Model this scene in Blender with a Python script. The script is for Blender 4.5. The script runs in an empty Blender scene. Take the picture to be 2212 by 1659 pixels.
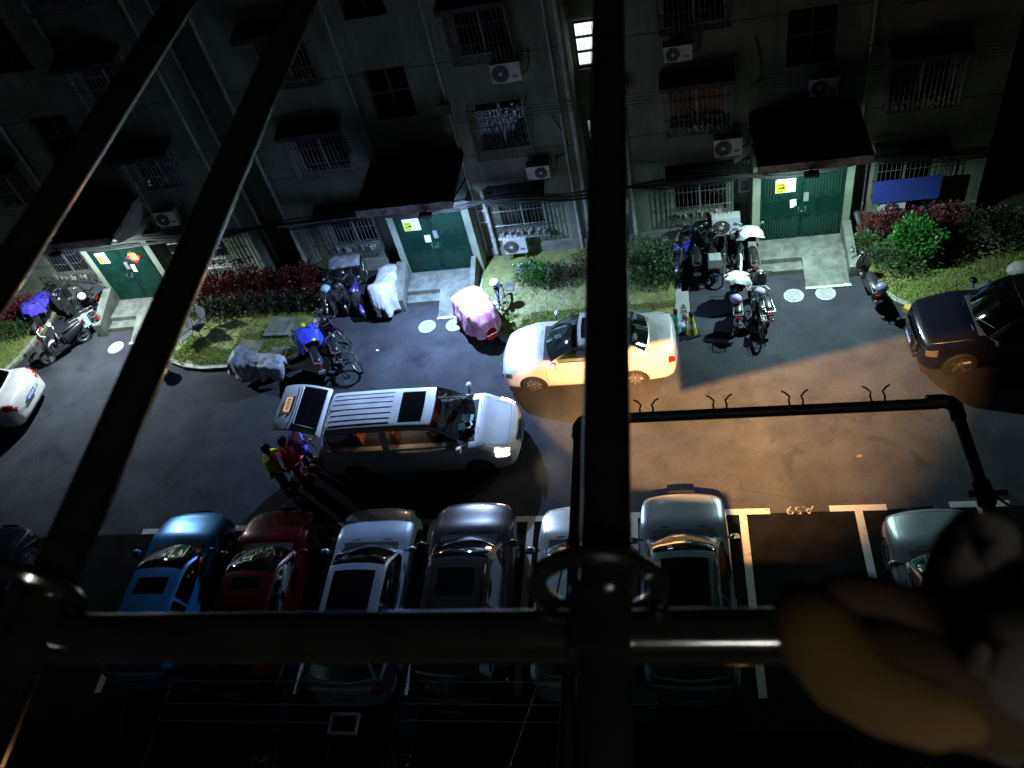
import bpy, bmesh, math, random
from mathutils import Vector, Matrix, noise as mnoise
R = math.radians
rnd = random.Random(7)
scene = bpy.context.scene
col = scene.collection
# ------------------------------------------------------------------ camera
CAM_H = 16.6
AX = Vector((0.97854703, -0.063257, -0.19607208))     # world X, Y, Z seen in camera axes (right, down, forward)
AY = Vector((0.08285808, -0.75050298, 0.65565221))
AZ = Vector((-0.18862727, -0.65783268, -0.72916111))
cam = bpy.data.cameras.new('camera'); cam_ob = bpy.data.objects.new('camera', cam); col.objects.link(cam_ob)
cm = Matrix(((AX[0], -AX[1], -AX[2], 0), (AY[0], -AY[1], -AY[2], 0), (AZ[0], -AZ[1], -AZ[2], CAM_H), (0, 0, 0, 1)))
cam_ob.matrix_world = cm
cam.sensor_width = 36; cam.lens = 30.135; cam.clip_start = 0.02; cam.clip_end = 600
cam.dof.use_dof = True; cam.dof.focus_distance = 20; cam.dof.aperture_fstop = 10
scene.camera = cam_ob
FPX = 1851.63
def ray(px, py):                                       # pixel of the 2212 x 1659 view -> world direction
    v = Vector((px - 1106, py - 829.5, FPX)); return Vector((v.dot(AX), v.dot(AY), v.dot(AZ)))
def on_z(px, py, z=0):
    r = ray(px, py); return Vector((0, 0, CAM_H)) + r * ((z - CAM_H) / r.z)
def on_y(px, py, y):
    r = ray(px, py); return Vector((0, 0, CAM_H)) + r * (y / r.y)
def at_d(px, py, d):
    return Vector((0, 0, CAM_H)) + ray(px, py).normalized() * d
# ------------------------------------------------------------------ night sky
world = bpy.data.worlds.new('World'); scene.world = world; world.use_nodes = True
wn = world.node_tree.nodes; wl = world.node_tree.links
sky = wn.new('ShaderNodeTexSky'); sky.sky_type = 'NISHITA'; sky.sun_disc = False
sky.sun_elevation = R(-4); sky.sun_rotation = R(120)
wl.new(sky.outputs[0], wn['Background'].inputs[0]); wn['Background'].inputs[1].default_value = 0.002
vs = scene.view_settings; vs.view_transform = 'Standard'; vs.look = 'None'; vs.exposure = 0; vs.gamma = 1
scene.cycles.max_bounces = 6; scene.cycles.diffuse_bounces = 1; scene.cycles.glossy_bounces = 3
scene.cycles.transparent_max_bounces = 12; scene.cycles.transmission_bounces = 4
scene.cycles.sample_clamp_indirect = 4; scene.cycles.caustics_reflective = False; scene.cycles.caustics_refractive = False
scene.cycles.use_denoising = True
# ------------------------------------------------------------------ materials
MATS = {}
def M(name, c=(.5, .5, .5), rough=.6, metal=0., var=.12, scale=6., bump=0., bscale=60., coat=0., spec=.5, emit=None, es=0., c2=None, lo=.35, hi=.65, sheen=0.):
    if name in MATS: return MATS[name]
    m = bpy.data.materials.new(name); m.use_nodes = True; nt = m.node_tree; b = nt.nodes['Principled BSDF']
    b.inputs['Roughness'].default_value = rough; b.inputs['Metallic'].default_value = metal
    b.inputs['Specular IOR Level'].default_value = spec
    if coat: b.inputs['Coat Weight'].default_value = coat; b.inputs['Coat Roughness'].default_value = .04
    tc = nt.nodes.new('ShaderNodeTexCoord')
    n = nt.nodes.new('ShaderNodeTexNoise'); n.inputs['Scale'].default_value = scale; n.inputs['Detail'].default_value = 5
    nt.links.new(tc.outputs['Object'], n.inputs['Vector'])
    rmp = nt.nodes.new('ShaderNodeValToRGB'); nt.links.new(n.outputs[0], rmp.inputs[0])
    rmp.color_ramp.elements[0].position = lo; rmp.color_ramp.elements[1].position = hi
    a = tuple(max(0, x * (1 - var)) for x in c); d = tuple(min(1, x * (1 + var)) for x in c) if c2 is None else c2
    rmp.color_ramp.elements[0].color = (*a, 1); rmp.color_ramp.elements[1].color = (*d, 1)
    nt.links.new(rmp.outputs[0], b.inputs['Base Color'])
    if bump:
        n2 = nt.nodes.new('ShaderNodeTexNoise'); n2.inputs['Scale'].default_value = bscale; n2.inputs['Detail'].default_value = 3
        nt.links.new(tc.outputs['Object'], n2.inputs['Vector'])
        bp = nt.nodes.new('ShaderNodeBump'); bp.inputs['Strength'].default_value = min(1, bump); bp.inputs['Distance'].default_value = .02
        nt.links.new(n2.outputs[0], bp.inputs['Height']); nt.links.new(bp.outputs[0], b.inputs['Normal'])
    if emit:
        b.inputs['Emission Color'].default_value = (*emit, 1); b.inputs['Emission Strength'].default_value = es
    MATS[name] = m; return m
def glass_mat(name, tint=(.25, .3, .3), refl=.5):
    if name in MATS: return MATS[name]
    m = bpy.data.materials.new(name); m.use_nodes = True; nt = m.node_tree; nt.nodes.clear()
    out = nt.nodes.new('ShaderNodeOutputMaterial'); mx = nt.nodes.new('ShaderNodeMixShader')
    tr = nt.nodes.new('ShaderNodeBsdfTransparent'); tr.inputs[0].default_value = (*tint, 1)
    gl = nt.nodes.new('ShaderNodeBsdfGlossy'); gl.inputs['Roughness'].default_value = .03
    fr = nt.nodes.new('ShaderNodeFresnel'); fr.inputs[0].default_value = 1.5
    n = nt.nodes.new('ShaderNodeTexNoise'); n.inputs['Scale'].default_value = 9
    tc = nt.nodes.new('ShaderNodeTexCoord'); nt.links.new(tc.outputs['Object'], n.inputs['Vector'])
    ml = nt.nodes.new('ShaderNodeMath'); ml.operation = 'MULTIPLY_ADD'; ml.inputs[1].default_value = .03; ml.inputs[2].default_value = .01
    nt.links.new(n.outputs[0], ml.inputs[0]); nt.links.new(ml.outputs[0], gl.inputs['Roughness'])
    fk = nt.nodes.new('ShaderNodeMath'); fk.operation = 'MULTIPLY'; fk.inputs[1].default_value = .6; nt.links.new(fr.outputs[0], fk.inputs[0]); nt.links.new(fk.outputs[0], mx.inputs[0]); nt.links.new(tr.outputs[0], mx.inputs[1]); nt.links.new(gl.outputs[0], mx.inputs[2])
    nt.links.new(mx.outputs[0], out.inputs[0]); MATS[name] = m; return m
# ------------------------------------------------------------------ mesh building
class MB:
    def __init__(s): s.v = []; s.f = []; s.mi = []; s.cur = 0
    def add(s, vs, fs):
        o = len(s.v); s.v += [tuple(p) for p in vs]
        for f in fs: s.f.append(tuple(i + o for i in f)); s.mi.append(s.cur)
    def quad(s, a, b, c, d): s.add([a, b, c, d], [(0, 1, 2, 3)])
    def box(s, c, d, rz=0., rx=0., ry=0., taper=1.):
        hx, hy, hz = d[0] / 2, d[1] / 2, d[2] / 2
        m = Matrix.Rotation(rz, 3, 'Z') @ Matrix.Rotation(ry, 3, 'Y') @ Matrix.Rotation(rx, 3, 'X')
        vs = []
        for z in (-hz, hz):
            k = taper if z > 0 else 1
            for x, y in ((-hx * k, -hy * k), (hx * k, -hy * k), (hx * k, hy * k), (-hx * k, hy * k)): vs.append(m @ Vector((x, y, z)) + Vector(c))
        s.add(vs, [(3, 2, 1, 0), (4, 5, 6, 7), (0, 1, 5, 4), (1, 2, 6, 5), (2, 3, 7, 6), (3, 0, 4, 7)])
        return s
    def bx(s, x0, x1, y0, y1, z0, z1): return s.box(((x0 + x1) / 2, (y0 + y1) / 2, (z0 + z1) / 2), (x1 - x0, y1 - y0, z1 - z0))
    def tube(s, pts, r, n=6, closed=False, cap=True):
        P = [Vector(p) for p in pts]; m = len(P); rs = r if isinstance(r, (list, tuple)) else [r] * m
        rings = []; up = None
        for i in range(m):
            if closed: d = P[(i + 1) % m] - P[i - 1]
            else: d = P[min(i + 1, m - 1)] - P[max(i - 1, 0)]
            if d.length < 1e-9: d = Vector((0, 0, 1))
            d.normalize()
            if up is None: up = Vector((0, 0, 1)) if abs(d.z) < .9 else Vector((1, 0, 0))
            a = d.cross(up)
            if a.length < 1e-6: a = d.cross(Vector((1, .3, .2)))
            a.normalize(); up = a.cross(d).normalized()
            rings.append([P[i] + (a * math.cos(2 * math.pi * k / n) + up * math.sin(2 * math.pi * k / n)) * rs[i] for k in range(n)])
        vs = [p for q in rings for p in q]; fs = []
        for i in range(m if closed else m - 1):
            j = (i + 1) % m
            for k in range(n): fs.append((j * n + k, j * n + (k + 1) % n, i * n + (k + 1) % n, i * n + k))
        if cap and not closed: fs.append(tuple(range(n))); fs.append(tuple((m - 1) * n + k for k in range(n))[::-1])
        s.add(vs, fs); return s
    def lathe(s, prof, n=20, c=(0, 0, 0), axis='Z', cap=True):
        vs = []; fs = []
        for r, z in prof:
            for k in range(n):
                a = 2 * math.pi * k / n; x, y = r * math.cos(a), r * math.sin(a)
                p = (x, y, z) if axis == 'Z' else ((z, x, y) if axis == 'X' else (y, z, x))
                vs.append(Vector(p) + Vector(c))
        for i in range(len(prof) - 1):
            for k in range(n): fs.append((i * n + k, i * n + (k + 1) % n, (i + 1) * n + (k + 1) % n, (i + 1) * n + k))
        if cap and prof[0][0] > 1e-6: fs.append(tuple(range(n))[::-1])
        if cap and prof[-1][0] > 1e-6: fs.append(tuple((len(prof) - 1) * n + k for k in range(n)))
        s.add(vs, fs); return s
    def ell(s, c, d, n=14, m=8):
        prof = [(math.sin(math.pi * i / m), -math.cos(math.pi * i / m)) for i in range(m + 1)]
        o = len(s.v); s.lathe([(max(r, 1e-4), z) for r, z in prof], n)
        for i in range(o, len(s.v)):
            p = s.v[i]; s.v[i] = (p[0] * d[0] + c[0], p[1] * d[1] + c[1], p[2] * d[2] + c[2])
        return s
    def grid(s, rows, flip=False, closed=False):
        n = len(rows[0]); vs = [p for r_ in rows for p in r_]; fs = []
        for i in range(len(rows) - 1):
            for k in range(n if closed else n - 1):
                q = (i * n + k, i * n + (k + 1) % n, (i + 1) * n + (k + 1) % n, (i + 1) * n + k)
                fs.append(q[::-1] if flip else q)
        s.add(vs, fs); return s
    def poly(s, pts, z0, z1):
        n = len(pts); vs = [(x, y, z0) for x, y in pts] + [(x, y, z1) for x, y in pts]
        fs = [tuple(range(n))[::-1], tuple(range(n, 2 * n))] + [(i, (i + 1) % n, n + (i + 1) % n, n + i) for i in range(n)]
        s.add(vs, fs); return s
    def xf(s, mat):
        s.v = [tuple(mat @ Vector(p)) for p in s.v]; return s
    def mesh(s, name, mats, smooth=False, auto=None):
        me = bpy.data.meshes.new(name); me.from_pydata(s.v, [], s.f)
        for m in (mats if isinstance(mats, (list, tuple)) else [mats]): me.materials.append(m)
        if len(me.materials) > 1: me.polygons.foreach_set('material_index', s.mi)
        if smooth: me.polygons.foreach_set('use_smooth', [True] * len(me.polygons))
        me.update()
        if auto is not None and smooth: me.set_sharp_from_angle(angle=R(auto))
        return me
    def build(s, name, mats, parent=None, smooth=False, auto=35, loc=None, rz=None):
        return link(name, s.mesh(name, mats, smooth, auto), parent, loc, rz)
def link(name, data, parent=None, loc=None, rz=None):
    o = bpy.data.objects.new(name, data); col.objects.link(o)
    if parent: o.parent = parent
    if loc is not None: o.location = loc
    if rz is not None: o.rotation_euler.z = rz
    return o
def tag(o, label=None, cat=None, group=None, kind=None):
    if label: o['label'] = label
    if cat: o['category'] = cat
    if group: o['group'] = group
    if kind: o['kind'] = kind
    return o
def thing(name, label, cat, loc=(0, 0, 0), rz=0., group=None):
    o = link(name, None, None, loc, rz); o.empty_display_size = .1
    return tag(o, label, cat, group)
def text_mesh(body, size, name='lettering', ext=.001):
    cu = bpy.data.curves.new(name, 'FONT'); cu.body = body; cu.size = size; cu.extrude = ext; cu.align_x = 'CENTER'; cu.align_y = 'CENTER'
    o = bpy.data.objects.new(name, cu); col.objects.link(o)
    dg = bpy.context.evaluated_depsgraph_get(); me = bpy.data.meshes.new_from_object(o.evaluated_get(dg))
    bpy.data.objects.remove(o); bpy.data.curves.remove(cu); me.name = name; return me
def lettering(body, size, mat, parent, mtx, name='lettering'):
    me = text_mesh(body, size, name); me.materials.clear(); me.materials.append(mat)
    o = link(name, me, parent); o.matrix_local = mtx; return o
def copy_tree(o, parent=None):
    c = o.copy(); col.objects.link(c); c.parent = parent
    for ch in list(o.children): copy_tree(ch, c)
    return c
def lerp(a, b, t): return a + (b - a) * t
def nz(x, y=0, z=0): return mnoise.noise(Vector((x, y, z)))
# ------------------------------------------------------------------ ground, road, beds
asph = M('asphalt', (.031, .0335, .041), .9, var=.08, scale=1.3, bump=.55, bscale=38, c2=(.038, .041, .05), spec=.06)
def asphalt_detail():
    nt = asph.node_tree; b = nt.nodes['Principled BSDF']; src = b.inputs['Base Color'].links[0].from_socket
    tc = nt.nodes.new('ShaderNodeTexCoord')
    v = nt.nodes.new('ShaderNodeTexVoronoi'); v.inputs['Scale'].default_value = 70; nt.links.new(tc.outputs['Object'], v.inputs['Vector'])
    r = nt.nodes.new('ShaderNodeValToRGB'); nt.links.new(v.outputs['Color'], r.inputs[0])
    r.color_ramp.elements[0].color = (.8, .8, .8, 1); r.color_ramp.elements[1].color = (1.25, 1.25, 1.23, 1)
    st = nt.nodes.new('ShaderNodeTexNoise'); st.inputs['Scale'].default_value = .45; st.inputs['Detail'].default_value = 7; st.inputs['Distortion'].default_value = 1.2
    nt.links.new(tc.outputs['Object'], st.inputs['Vector'])
    r2 = nt.nodes.new('ShaderNodeValToRGB'); r2.color_ramp.elements[0].position = .38; r2.color_ramp.elements[1].position = .66
    r2.color_ramp.elements[0].color = (.86, .86, .87, 1); r2.color_ramp.elements[1].color = (1.2, 1.2, 1.17, 1)
    nt.links.new(st.outputs[0], r2.inputs[0])
    dn = nt.nodes.new('ShaderNodeTexNoise'); dn.inputs['Scale'].default_value = 1.7; dn.inputs['Detail'].default_value = 4; nt.links.new(tc.outputs['Object'], dn.inputs['Vector'])
    ad = nt.nodes.new('ShaderNodeVectorMath'); ad.operation = 'ADD'; nt.links.new(tc.outputs['Object'], ad.inputs[0]); nt.links.new(dn.outputs['Color'], ad.inputs[1])
    ck = nt.nodes.new('ShaderNodeTexVoronoi'); ck.feature = 'DISTANCE_TO_EDGE'; ck.inputs['Scale'].default_value = .33; nt.links.new(ad.outputs[0], ck.inputs['Vector'])
    r3 = nt.nodes.new('ShaderNodeValToRGB'); r3.color_ramp.elements[0].position = .0; r3.color_ramp.elements[1].position = .006; r3.color_ramp.elements[0].color = (.72, .72, .72, 1); r3.color_ramp.elements[1].color = (1, 1, 1, 1); nt.links.new(ck.outputs['Distance'], r3.inputs[0])
    oil = nt.nodes.new('ShaderNodeTexNoise'); oil.inputs['Scale'].default_value = 1.1; oil.inputs['Detail'].default_value = 2; oil.inputs['Distortion'].default_value = .6; nt.links.new(tc.outputs['Object'], oil.inputs['Vector'])
    r4 = nt.nodes.new('ShaderNodeValToRGB'); r4.color_ramp.elements[0].position = .26; r4.color_ramp.elements[1].position = .40; r4.color_ramp.elements[0].color = (.7, .7, .7, 1); r4.color_ramp.elements[1].color = (1, 1, 1, 1); nt.links.new(oil.outputs[0], r4.inputs[0])
    for s in (r, r2, r3, r4):
        mx = nt.nodes.new('ShaderNodeMixRGB'); mx.blend_type = 'MULTIPLY'; mx.inputs[0].default_value = 1
        nt.links.new(src, mx.inputs[1]); nt.links.new(s.outputs[0], mx.inputs[2]); src = mx.outputs[0]
    nt.links.new(src, b.inputs['Base Color'])
asphalt_detail()
soil = M('soil', (.05, .045, .03), .95, var=.4, scale=9, bump=.8, bscale=30)
turf = M('turf', (.24, .22, .09), .95, var=.35, scale=5, bump=1, bscale=50, c2=(.2, .26, .07))
conc = M('concrete', (.115, .125, .11), .85, var=.3, scale=3.5, bump=.35, bscale=60)
kerbm = M('kerb_concrete', (.33, .33, .31), .85, var=.2, scale=7, bump=.3, bscale=50)
paint = M('road_paint', (.15, .145, .14), .7, var=.2, scale=9, bump=.2, bscale=80, c2=(.36, .35, .33), lo=.22, hi=.42)
black = M('black_plastic', (.012, .012, .013), .45, var=.2)
white = M('white_paint', (.62, .63, .62), .5, var=.08)
steel = M('steel', (.45, .45, .46), .3, metal=.9, var=.08)
g = MB(); g.quad((-250, -250, -.06), (250, -250, -.06), (250, 250, -.06), (-250, 250, -.06))
tag(g.build('ground', soil), kind='structure')
rd = MB(); rd.quad((-70, 4.6, 0), (70, 4.6, 0), (70, 20.3, 0), (-70, 20.3, 0)); road = tag(rd.build('road', asph), kind='structure')
pv = MB(); pv.bx(-70, 70, -.1, 4.58, -.05, .12); tag(pv.build('pavement', conc), kind='structure')
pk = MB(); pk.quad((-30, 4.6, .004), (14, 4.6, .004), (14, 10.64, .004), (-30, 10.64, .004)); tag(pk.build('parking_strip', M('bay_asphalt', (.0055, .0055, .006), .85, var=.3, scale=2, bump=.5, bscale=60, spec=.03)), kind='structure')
# parking marks: T bars with long stems
tx = [1.09 + 2.405 * k for k in range(2, 0, -1)] + [1.09 - 2.37 * k for k in range(0, 9)]
for i, x in enumerate(tx):
    m = MB(); w = .58; j = .02 * math.sin(i * 3.1)
    m.quad((x - w, 10.63 + j, .009), (x + w, 10.62 + j, .009), (x + w, 10.77 + j, .009), (x - w, 10.78 + j, .009))
    m.quad((x - .08, 6.55, .009), (x + .08, 6.55, .009), (x + .08, 10.63 + j, .009), (x - .08, 10.63 + j, .009))
    m.build('parking_line', paint, road)
lettering('A59', .36, M('worn_paint', (.02, .02, .02), .8, var=.5, scale=14, c2=(.3, .28, .26), lo=.42, hi=.6), road, Matrix.Translation((2.3, 10.7, .009)) @ Matrix.Rotation(math.pi, 4, 'Z') @ Matrix.Diagonal((1, .8, 1, 1)), 'bay_number')
def bed(name, front, back_pts, label_dummy=None):
    pts = front + back_pts
    m = MB(); m.poly(pts, -.02, .1); b = tag(m.build(name, turf), kind='structure')
    for (a, c) in zip(front[:-1], front[1:]):
        a, c = Vector(a), Vector(c); d = c - a; n = max(1, round(d.length / .75)); u = d.normalized(); nr = Vector((u.y, -u.x))
        for i in range(n):
            p = a + d * (i / n) + u * .006; q_ = a + d * ((i + 1) / n) - u * .006; h = .125 + rnd.uniform(-.008, .008)
            k = MB(); k.poly([tuple(p - nr * .13), tuple(p), tuple(q_), tuple(q_ - nr * .13)], -.03, h)
            o = k.build('kerb_stone', kerbm, b)
    return b
BED0 = [(-34, 16.45), (-21.6, 16.35), (-21.1, 16.5), (-20.75, 17.3), (-20.5, 18.5), (-20.4, 20.0)]
BED1 = [(-15.5, 19.9), (-15.45, 17.1), (-15.15, 16.62), (-14.6, 16.36), (-13.95, 16.22), (-12.9, 16.2), (-11.4, 16.25), (-11.0, 16.42), (-10.75, 16.75), (-10.68, 17.4), (-10.66, 19.9)]
BED2 = [(-5.88, 20.0), (-5.8, 18.7), (-5.15, 16.95), (-4.92, 16.58), (-4.55, 16.32), (-3.9, 16.22), (-.9, 16.25), (-.45, 16.4), (-.2, 16.72), (.02, 17.05), (.1, 17.95), (.25, 20.0)]
BED3 = [(4.74, 20.0), (4.74, 18.1), (5.0, 17.5), (5.45, 16.82), (5.85, 16.46), (6.3, 16.35), (20, 16.4)]
bed('lawn', BED0, [(-34, 20.15)]); bed('lawn', BED1, [(-10.66, 20.15), (-15.5, 20.15)])
bed('lawn', BED2, [(.25, 20.15), (-5.88, 20.15)]); bed('lawn', BED3, [(20, 20.15), (4.74, 20.15)])
yk = MB(); yk.box((5.72, 16.52, .07), (.26, .16, .15), rz=-.72); yk.build('kerb_stone', M('yellow_paint', (.5, .33, .04), .7, var=.3), bpy.data.objects['lawn.003'])
# grass blades
def inside(p, poly):
    x, y = p; c = False
    for i in range(len(poly)):
        (x1, y1), (x2, y2) = poly[i], poly[i - 1]
        if (y1 > y) != (y2 > y) and x < (x2 - x1) * (y - y1) / (y2 - y1) + x1: c = not c
    return c
grm = M('grass', (.32, .3, .1), .8, var=.3, scale=1.1, c2=(.22, .36, .08))
def grass(poly, n, box, dens, h=.07):
    m = MB(); k = 0
    while k < n:
        x = rnd.uniform(box[0], box[1]); y = rnd.uniform(box[2], box[3])
        if not inside((x, y), poly) or rnd.random() > dens(x, y): k += .2; continue
        k += 1; a = rnd.uniform(0, 6.28); hh = h * rnd.uniform(.5, 1.4); dx, dy = math.cos(a) * .012, math.sin(a) * .012
        lx, ly = rnd.uniform(-.05, .05), rnd.uniform(-.05, .05)
        m.add([(x - dx, y - dy, .095), (x + dx, y + dy, .095), (x + lx, y + ly, .1 + hh)], [(0, 1, 2)])
    return m
def gd(th): return lambda x, y: 1 if nz(x * 1.3, y * 1.3) > th else .12
for poly, n, box, dn, lab in [(BED0 + [(-34, 20)], 9000, (-26, -20.5, 16.3, 18.7), gd(-.3), 'short grass on the far left bed beside the parked scooters'),
        (BED1, 16000, (-15.4, -10.8, 16.3, 18.8), lambda x, y: gd(-.3)(x, y) * (1 if y < 17.6 else .35), 'short grass on the bed with two garden chairs'),
        (BED2, 16000, (-5.5, .1, 16.3, 18.4), lambda x, y: gd(-.05)(x, y) * (1 if y < 17.5 else .1), 'patchy grass between the white sedan and the shrubs'),
        (BED3 + [(20, 20)], 15000, (4.9, 10, 16.4, 18.3), gd(-.4), 'short grass on the right bed behind the black car')]:
    tag(grass(poly, n, box, dn).build('grass', grm), lab, 'grass', kind='stuff')
# leaf litter on the middle bed
m = MB()
for _ in range(1500):
    x, y = rnd.uniform(-5.6, -1.2), rnd.gauss(18.0, .55)
    if not inside((x, y), BED2) or y < 16.9: continue
    a = rnd.uniform(0, 6.3); s = rnd.uniform(.012, .035); c, sn = math.cos(a) * s, math.sin(a) * s; t = rnd.uniform(-.01, .02)
    m.quad((x - c, y - sn, .106), (x + sn, y - c, .108 + t), (x + c, y + sn, .106), (x - sn, y + c, .112 + t))
tag(m.build('leaf_litter', M('dry_leaf', (.3, .27, .2), .8, var=.4, scale=15)), 'pale dry leaves scattered over the soil of the middle bed', 'leaves', kind='stuff')
# concrete lids and slabs
def slab(name, label, pts, z0, z1, inner=None, cat='slab', mat=conc):
    t = thing(name, label, cat, (sum(p[0] for p in pts) / len(pts), sum(p[1] for p in pts) / len(pts), z0))
    o = t.location; m = MB(); m.poly([(x - o.x, y - o.y) for x, y in pts], 0, z1 - z0); m.build('slab', mat, t)
    if inner:
        k = MB(); k.poly([((x - o.x) * inner, (y - o.y) * inner) for x, y in pts], z1 - z0 - .02, z1 - z0 + .018); k.build('lid', M('iron_lid', (.09, .1, .095), .7, var=.25, bump=.4, bscale=40), t)
    return t
slab('inspection_hatch', 'square concrete hatch with a dark iron lid on the lawn by the hedge', [(-12.25, 17.3), (-11.42, 17.25), (-11.35, 18.0), (-12.15, 18.05)], .1, .24, .6, 'hatch')
slab('concrete_slab', 'large pale concrete slab set in the lawn beside the grey covered scooter', [(-13.05, 16.3), (-12.35, 16.3), (-12.2, 17.15), (-13.0, 17.35)], .1, .15, None)
slab('concrete_slab', 'small square concrete slab near the rounded lawn corner', [(-11.85, 16.45), (-11.32, 16.42), (-11.3, 16.85), (-11.85, 16.9)], .1, .14, .55)
slab('concrete_slab', 'pale concrete slab in the bed behind the white sedan', [(-1.75, 16.45), (-.75, 16.42), (-.72, 17.25), (-1.72, 17.3)], .1, .14)
slab('concrete_slab', 'little grey slab lying in leaf litter by the bicycle with the white bag', [(-5.0, 18.5), (-4.7, 18.5), (-4.7, 18.85), (-5.0, 18.85)], .1, .13)
slab('concrete_slab', 'narrow concrete strip on the grass at the far left', [(-22.6, 17.0), (-22.0, 17.0), (-21.7, 17.9), (-22.3, 17.9)], .1, .14)
slab('concrete_slab', 'pale concrete kerb slab on the grass behind the black car', [(7.3, 16.85), (12, 16.85), (12, 17.15), (7.3, 17.12)], .1, .2)
mhm = M('manhole_cover', (.26, .265, .26), .75, var=.2, scale=16, bump=.4, bscale=45)
mhd = M('manhole_groove', (.12, .125, .125), .8, var=.2)
mi = 0
for (x, y, lab) in [(-7.19, 17.38, 'round pale manhole cover in front of the middle gate, left of the pair'), (-6.36, 17.36, 'round pale manhole cover partly beside the pink checked cover'), (-17.45, 17.55, 'round pale manhole cover before the left gate'), (3.03, 17.44, 'round manhole cover with a square grid, nearer the parked bicycles'), (3.84, 17.43, 'round manhole cover below the ramp of the right gate')]:
    t = thing('manhole_cover', lab, 'manhole cover', (x, y, .004), rnd.uniform(0, 1), 'manhole covers before the gates')
    MB().lathe([(.255, -.02), (.26, .006), (.2, .008)], 32).build('rim', mhm, t)
    MB().lathe([(.19, .0), (.19, .0075), (.001, .009)], 28).build('lid', mhm, t)
    m = MB().tube([(.195 * math.cos(a * .2618), .195 * math.sin(a * .2618), .008) for a in range(24)], .006, 5, closed=True)
    for k in range(-3, 4):
        w = math.sqrt(.17 ** 2 - (k * .05) ** 2)
        m.box((k * .05, 0, .0085), (.009, 2 * w, .003)); m.box((0, k * .05, .0085), (2 * w, .009, .0035))
    m.build('grid', mhd, t)
# ------------------------------------------------------------------ the apartment building across the road
YW = 20.2
wallm = M('wall_render', (.165, .2, .15), .9, var=.2, scale=.9, bump=.25, bscale=35, c2=(.23, .265, .205))
def streaks(mat):
    nt = mat.node_tree; b = nt.nodes['Principled BSDF']; src = b.inputs['Base Color'].links[0].from_socket
    tc = nt.nodes.new('ShaderNodeTexCoord'); mp = nt.nodes.new('ShaderNodeMapping'); mp.inputs['Scale'].default_value = (2.2, 2.2, .22)
    n = nt.nodes.new('ShaderNodeTexNoise'); n.inputs['Scale'].default_value = 2; n.inputs['Detail'].default_value = 6
    nt.links.new(tc.outputs['Object'], mp.inputs[0]); nt.links.new(mp.outputs[0], n.inputs['Vector'])
    r = nt.nodes.new('ShaderNodeValToRGB'); r.color_ramp.elements[0].position = .35; r.color_ramp.elements[1].position = .6
    r.color_ramp.elements[0].color = (.74, .74, .72, 1); r.color_ramp.elements[1].color = (1, 1, 1, 1)
    nt.links.new(n.outputs[0], r.inputs[0])
    mx = nt.nodes.new('ShaderNodeMixRGB'); mx.blend_type = 'MULTIPLY'; mx.inputs[0].default_value = 1
    nt.links.new(src, mx.inputs[1]); nt.links.new(r.outputs[0], mx.inputs[2]); nt.links.new(mx.outputs[0], b.inputs['Base Color'])
streaks(wallm); streaks(conc)
plinth = M('plinth', (.17, .18, .16), .9, var=.25, scale=2, bump=.3)
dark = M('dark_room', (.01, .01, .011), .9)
sheet = M('roof_sheet', (.018, .018, .019), .75, var=.4, scale=5)
fascia = M('dirty_fascia', (.3, .3, .29), .9, var=.5, scale=5, bump=.4)
framem = M('window_frame', (.25, .26, .26), .45, metal=.3, var=.1)
barm = M('grille_steel', (.14, .14, .135), .4, metal=.6, var=.25, scale=12)
pane = glass_mat('window_glass', (.5, .55, .55))
greenm = M('green_gate', (.002, .022, .015), .5, var=.35, scale=5, bump=.1, spec=.2)
pipem = M('drain_pipe', (.42, .43, .41), .6, var=.25, scale=4)
litm = M('lit_window_panel', (.8, .82, .85), .8, emit=(.92, .96, 1), es=1.6, var=.1, scale=8)
curtain = M('curtain', (.28, .26, .25), .9, var=.35, scale=4)
redcur = M('red_curtain', (.22, .05, .05), .9, var=.4, scale=4)
bld = thing('apartment_building', 'long grey apartment block with barred windows and three green entrance gates', 'building', (0, YW, 0))
def P(mb, name, mat, par=None, **k):                   # parts are written in world numbers, shifted to the building's base
    if par is None: mb.v = [(x, y - YW, z) for x, y, z in mb.v]; return mb.build(name, mat, bld, **k)
    mb.v = [(x, y - YW, z) for x, y, z in mb.v]; return mb.build(name, mat, par, **k)
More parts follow.
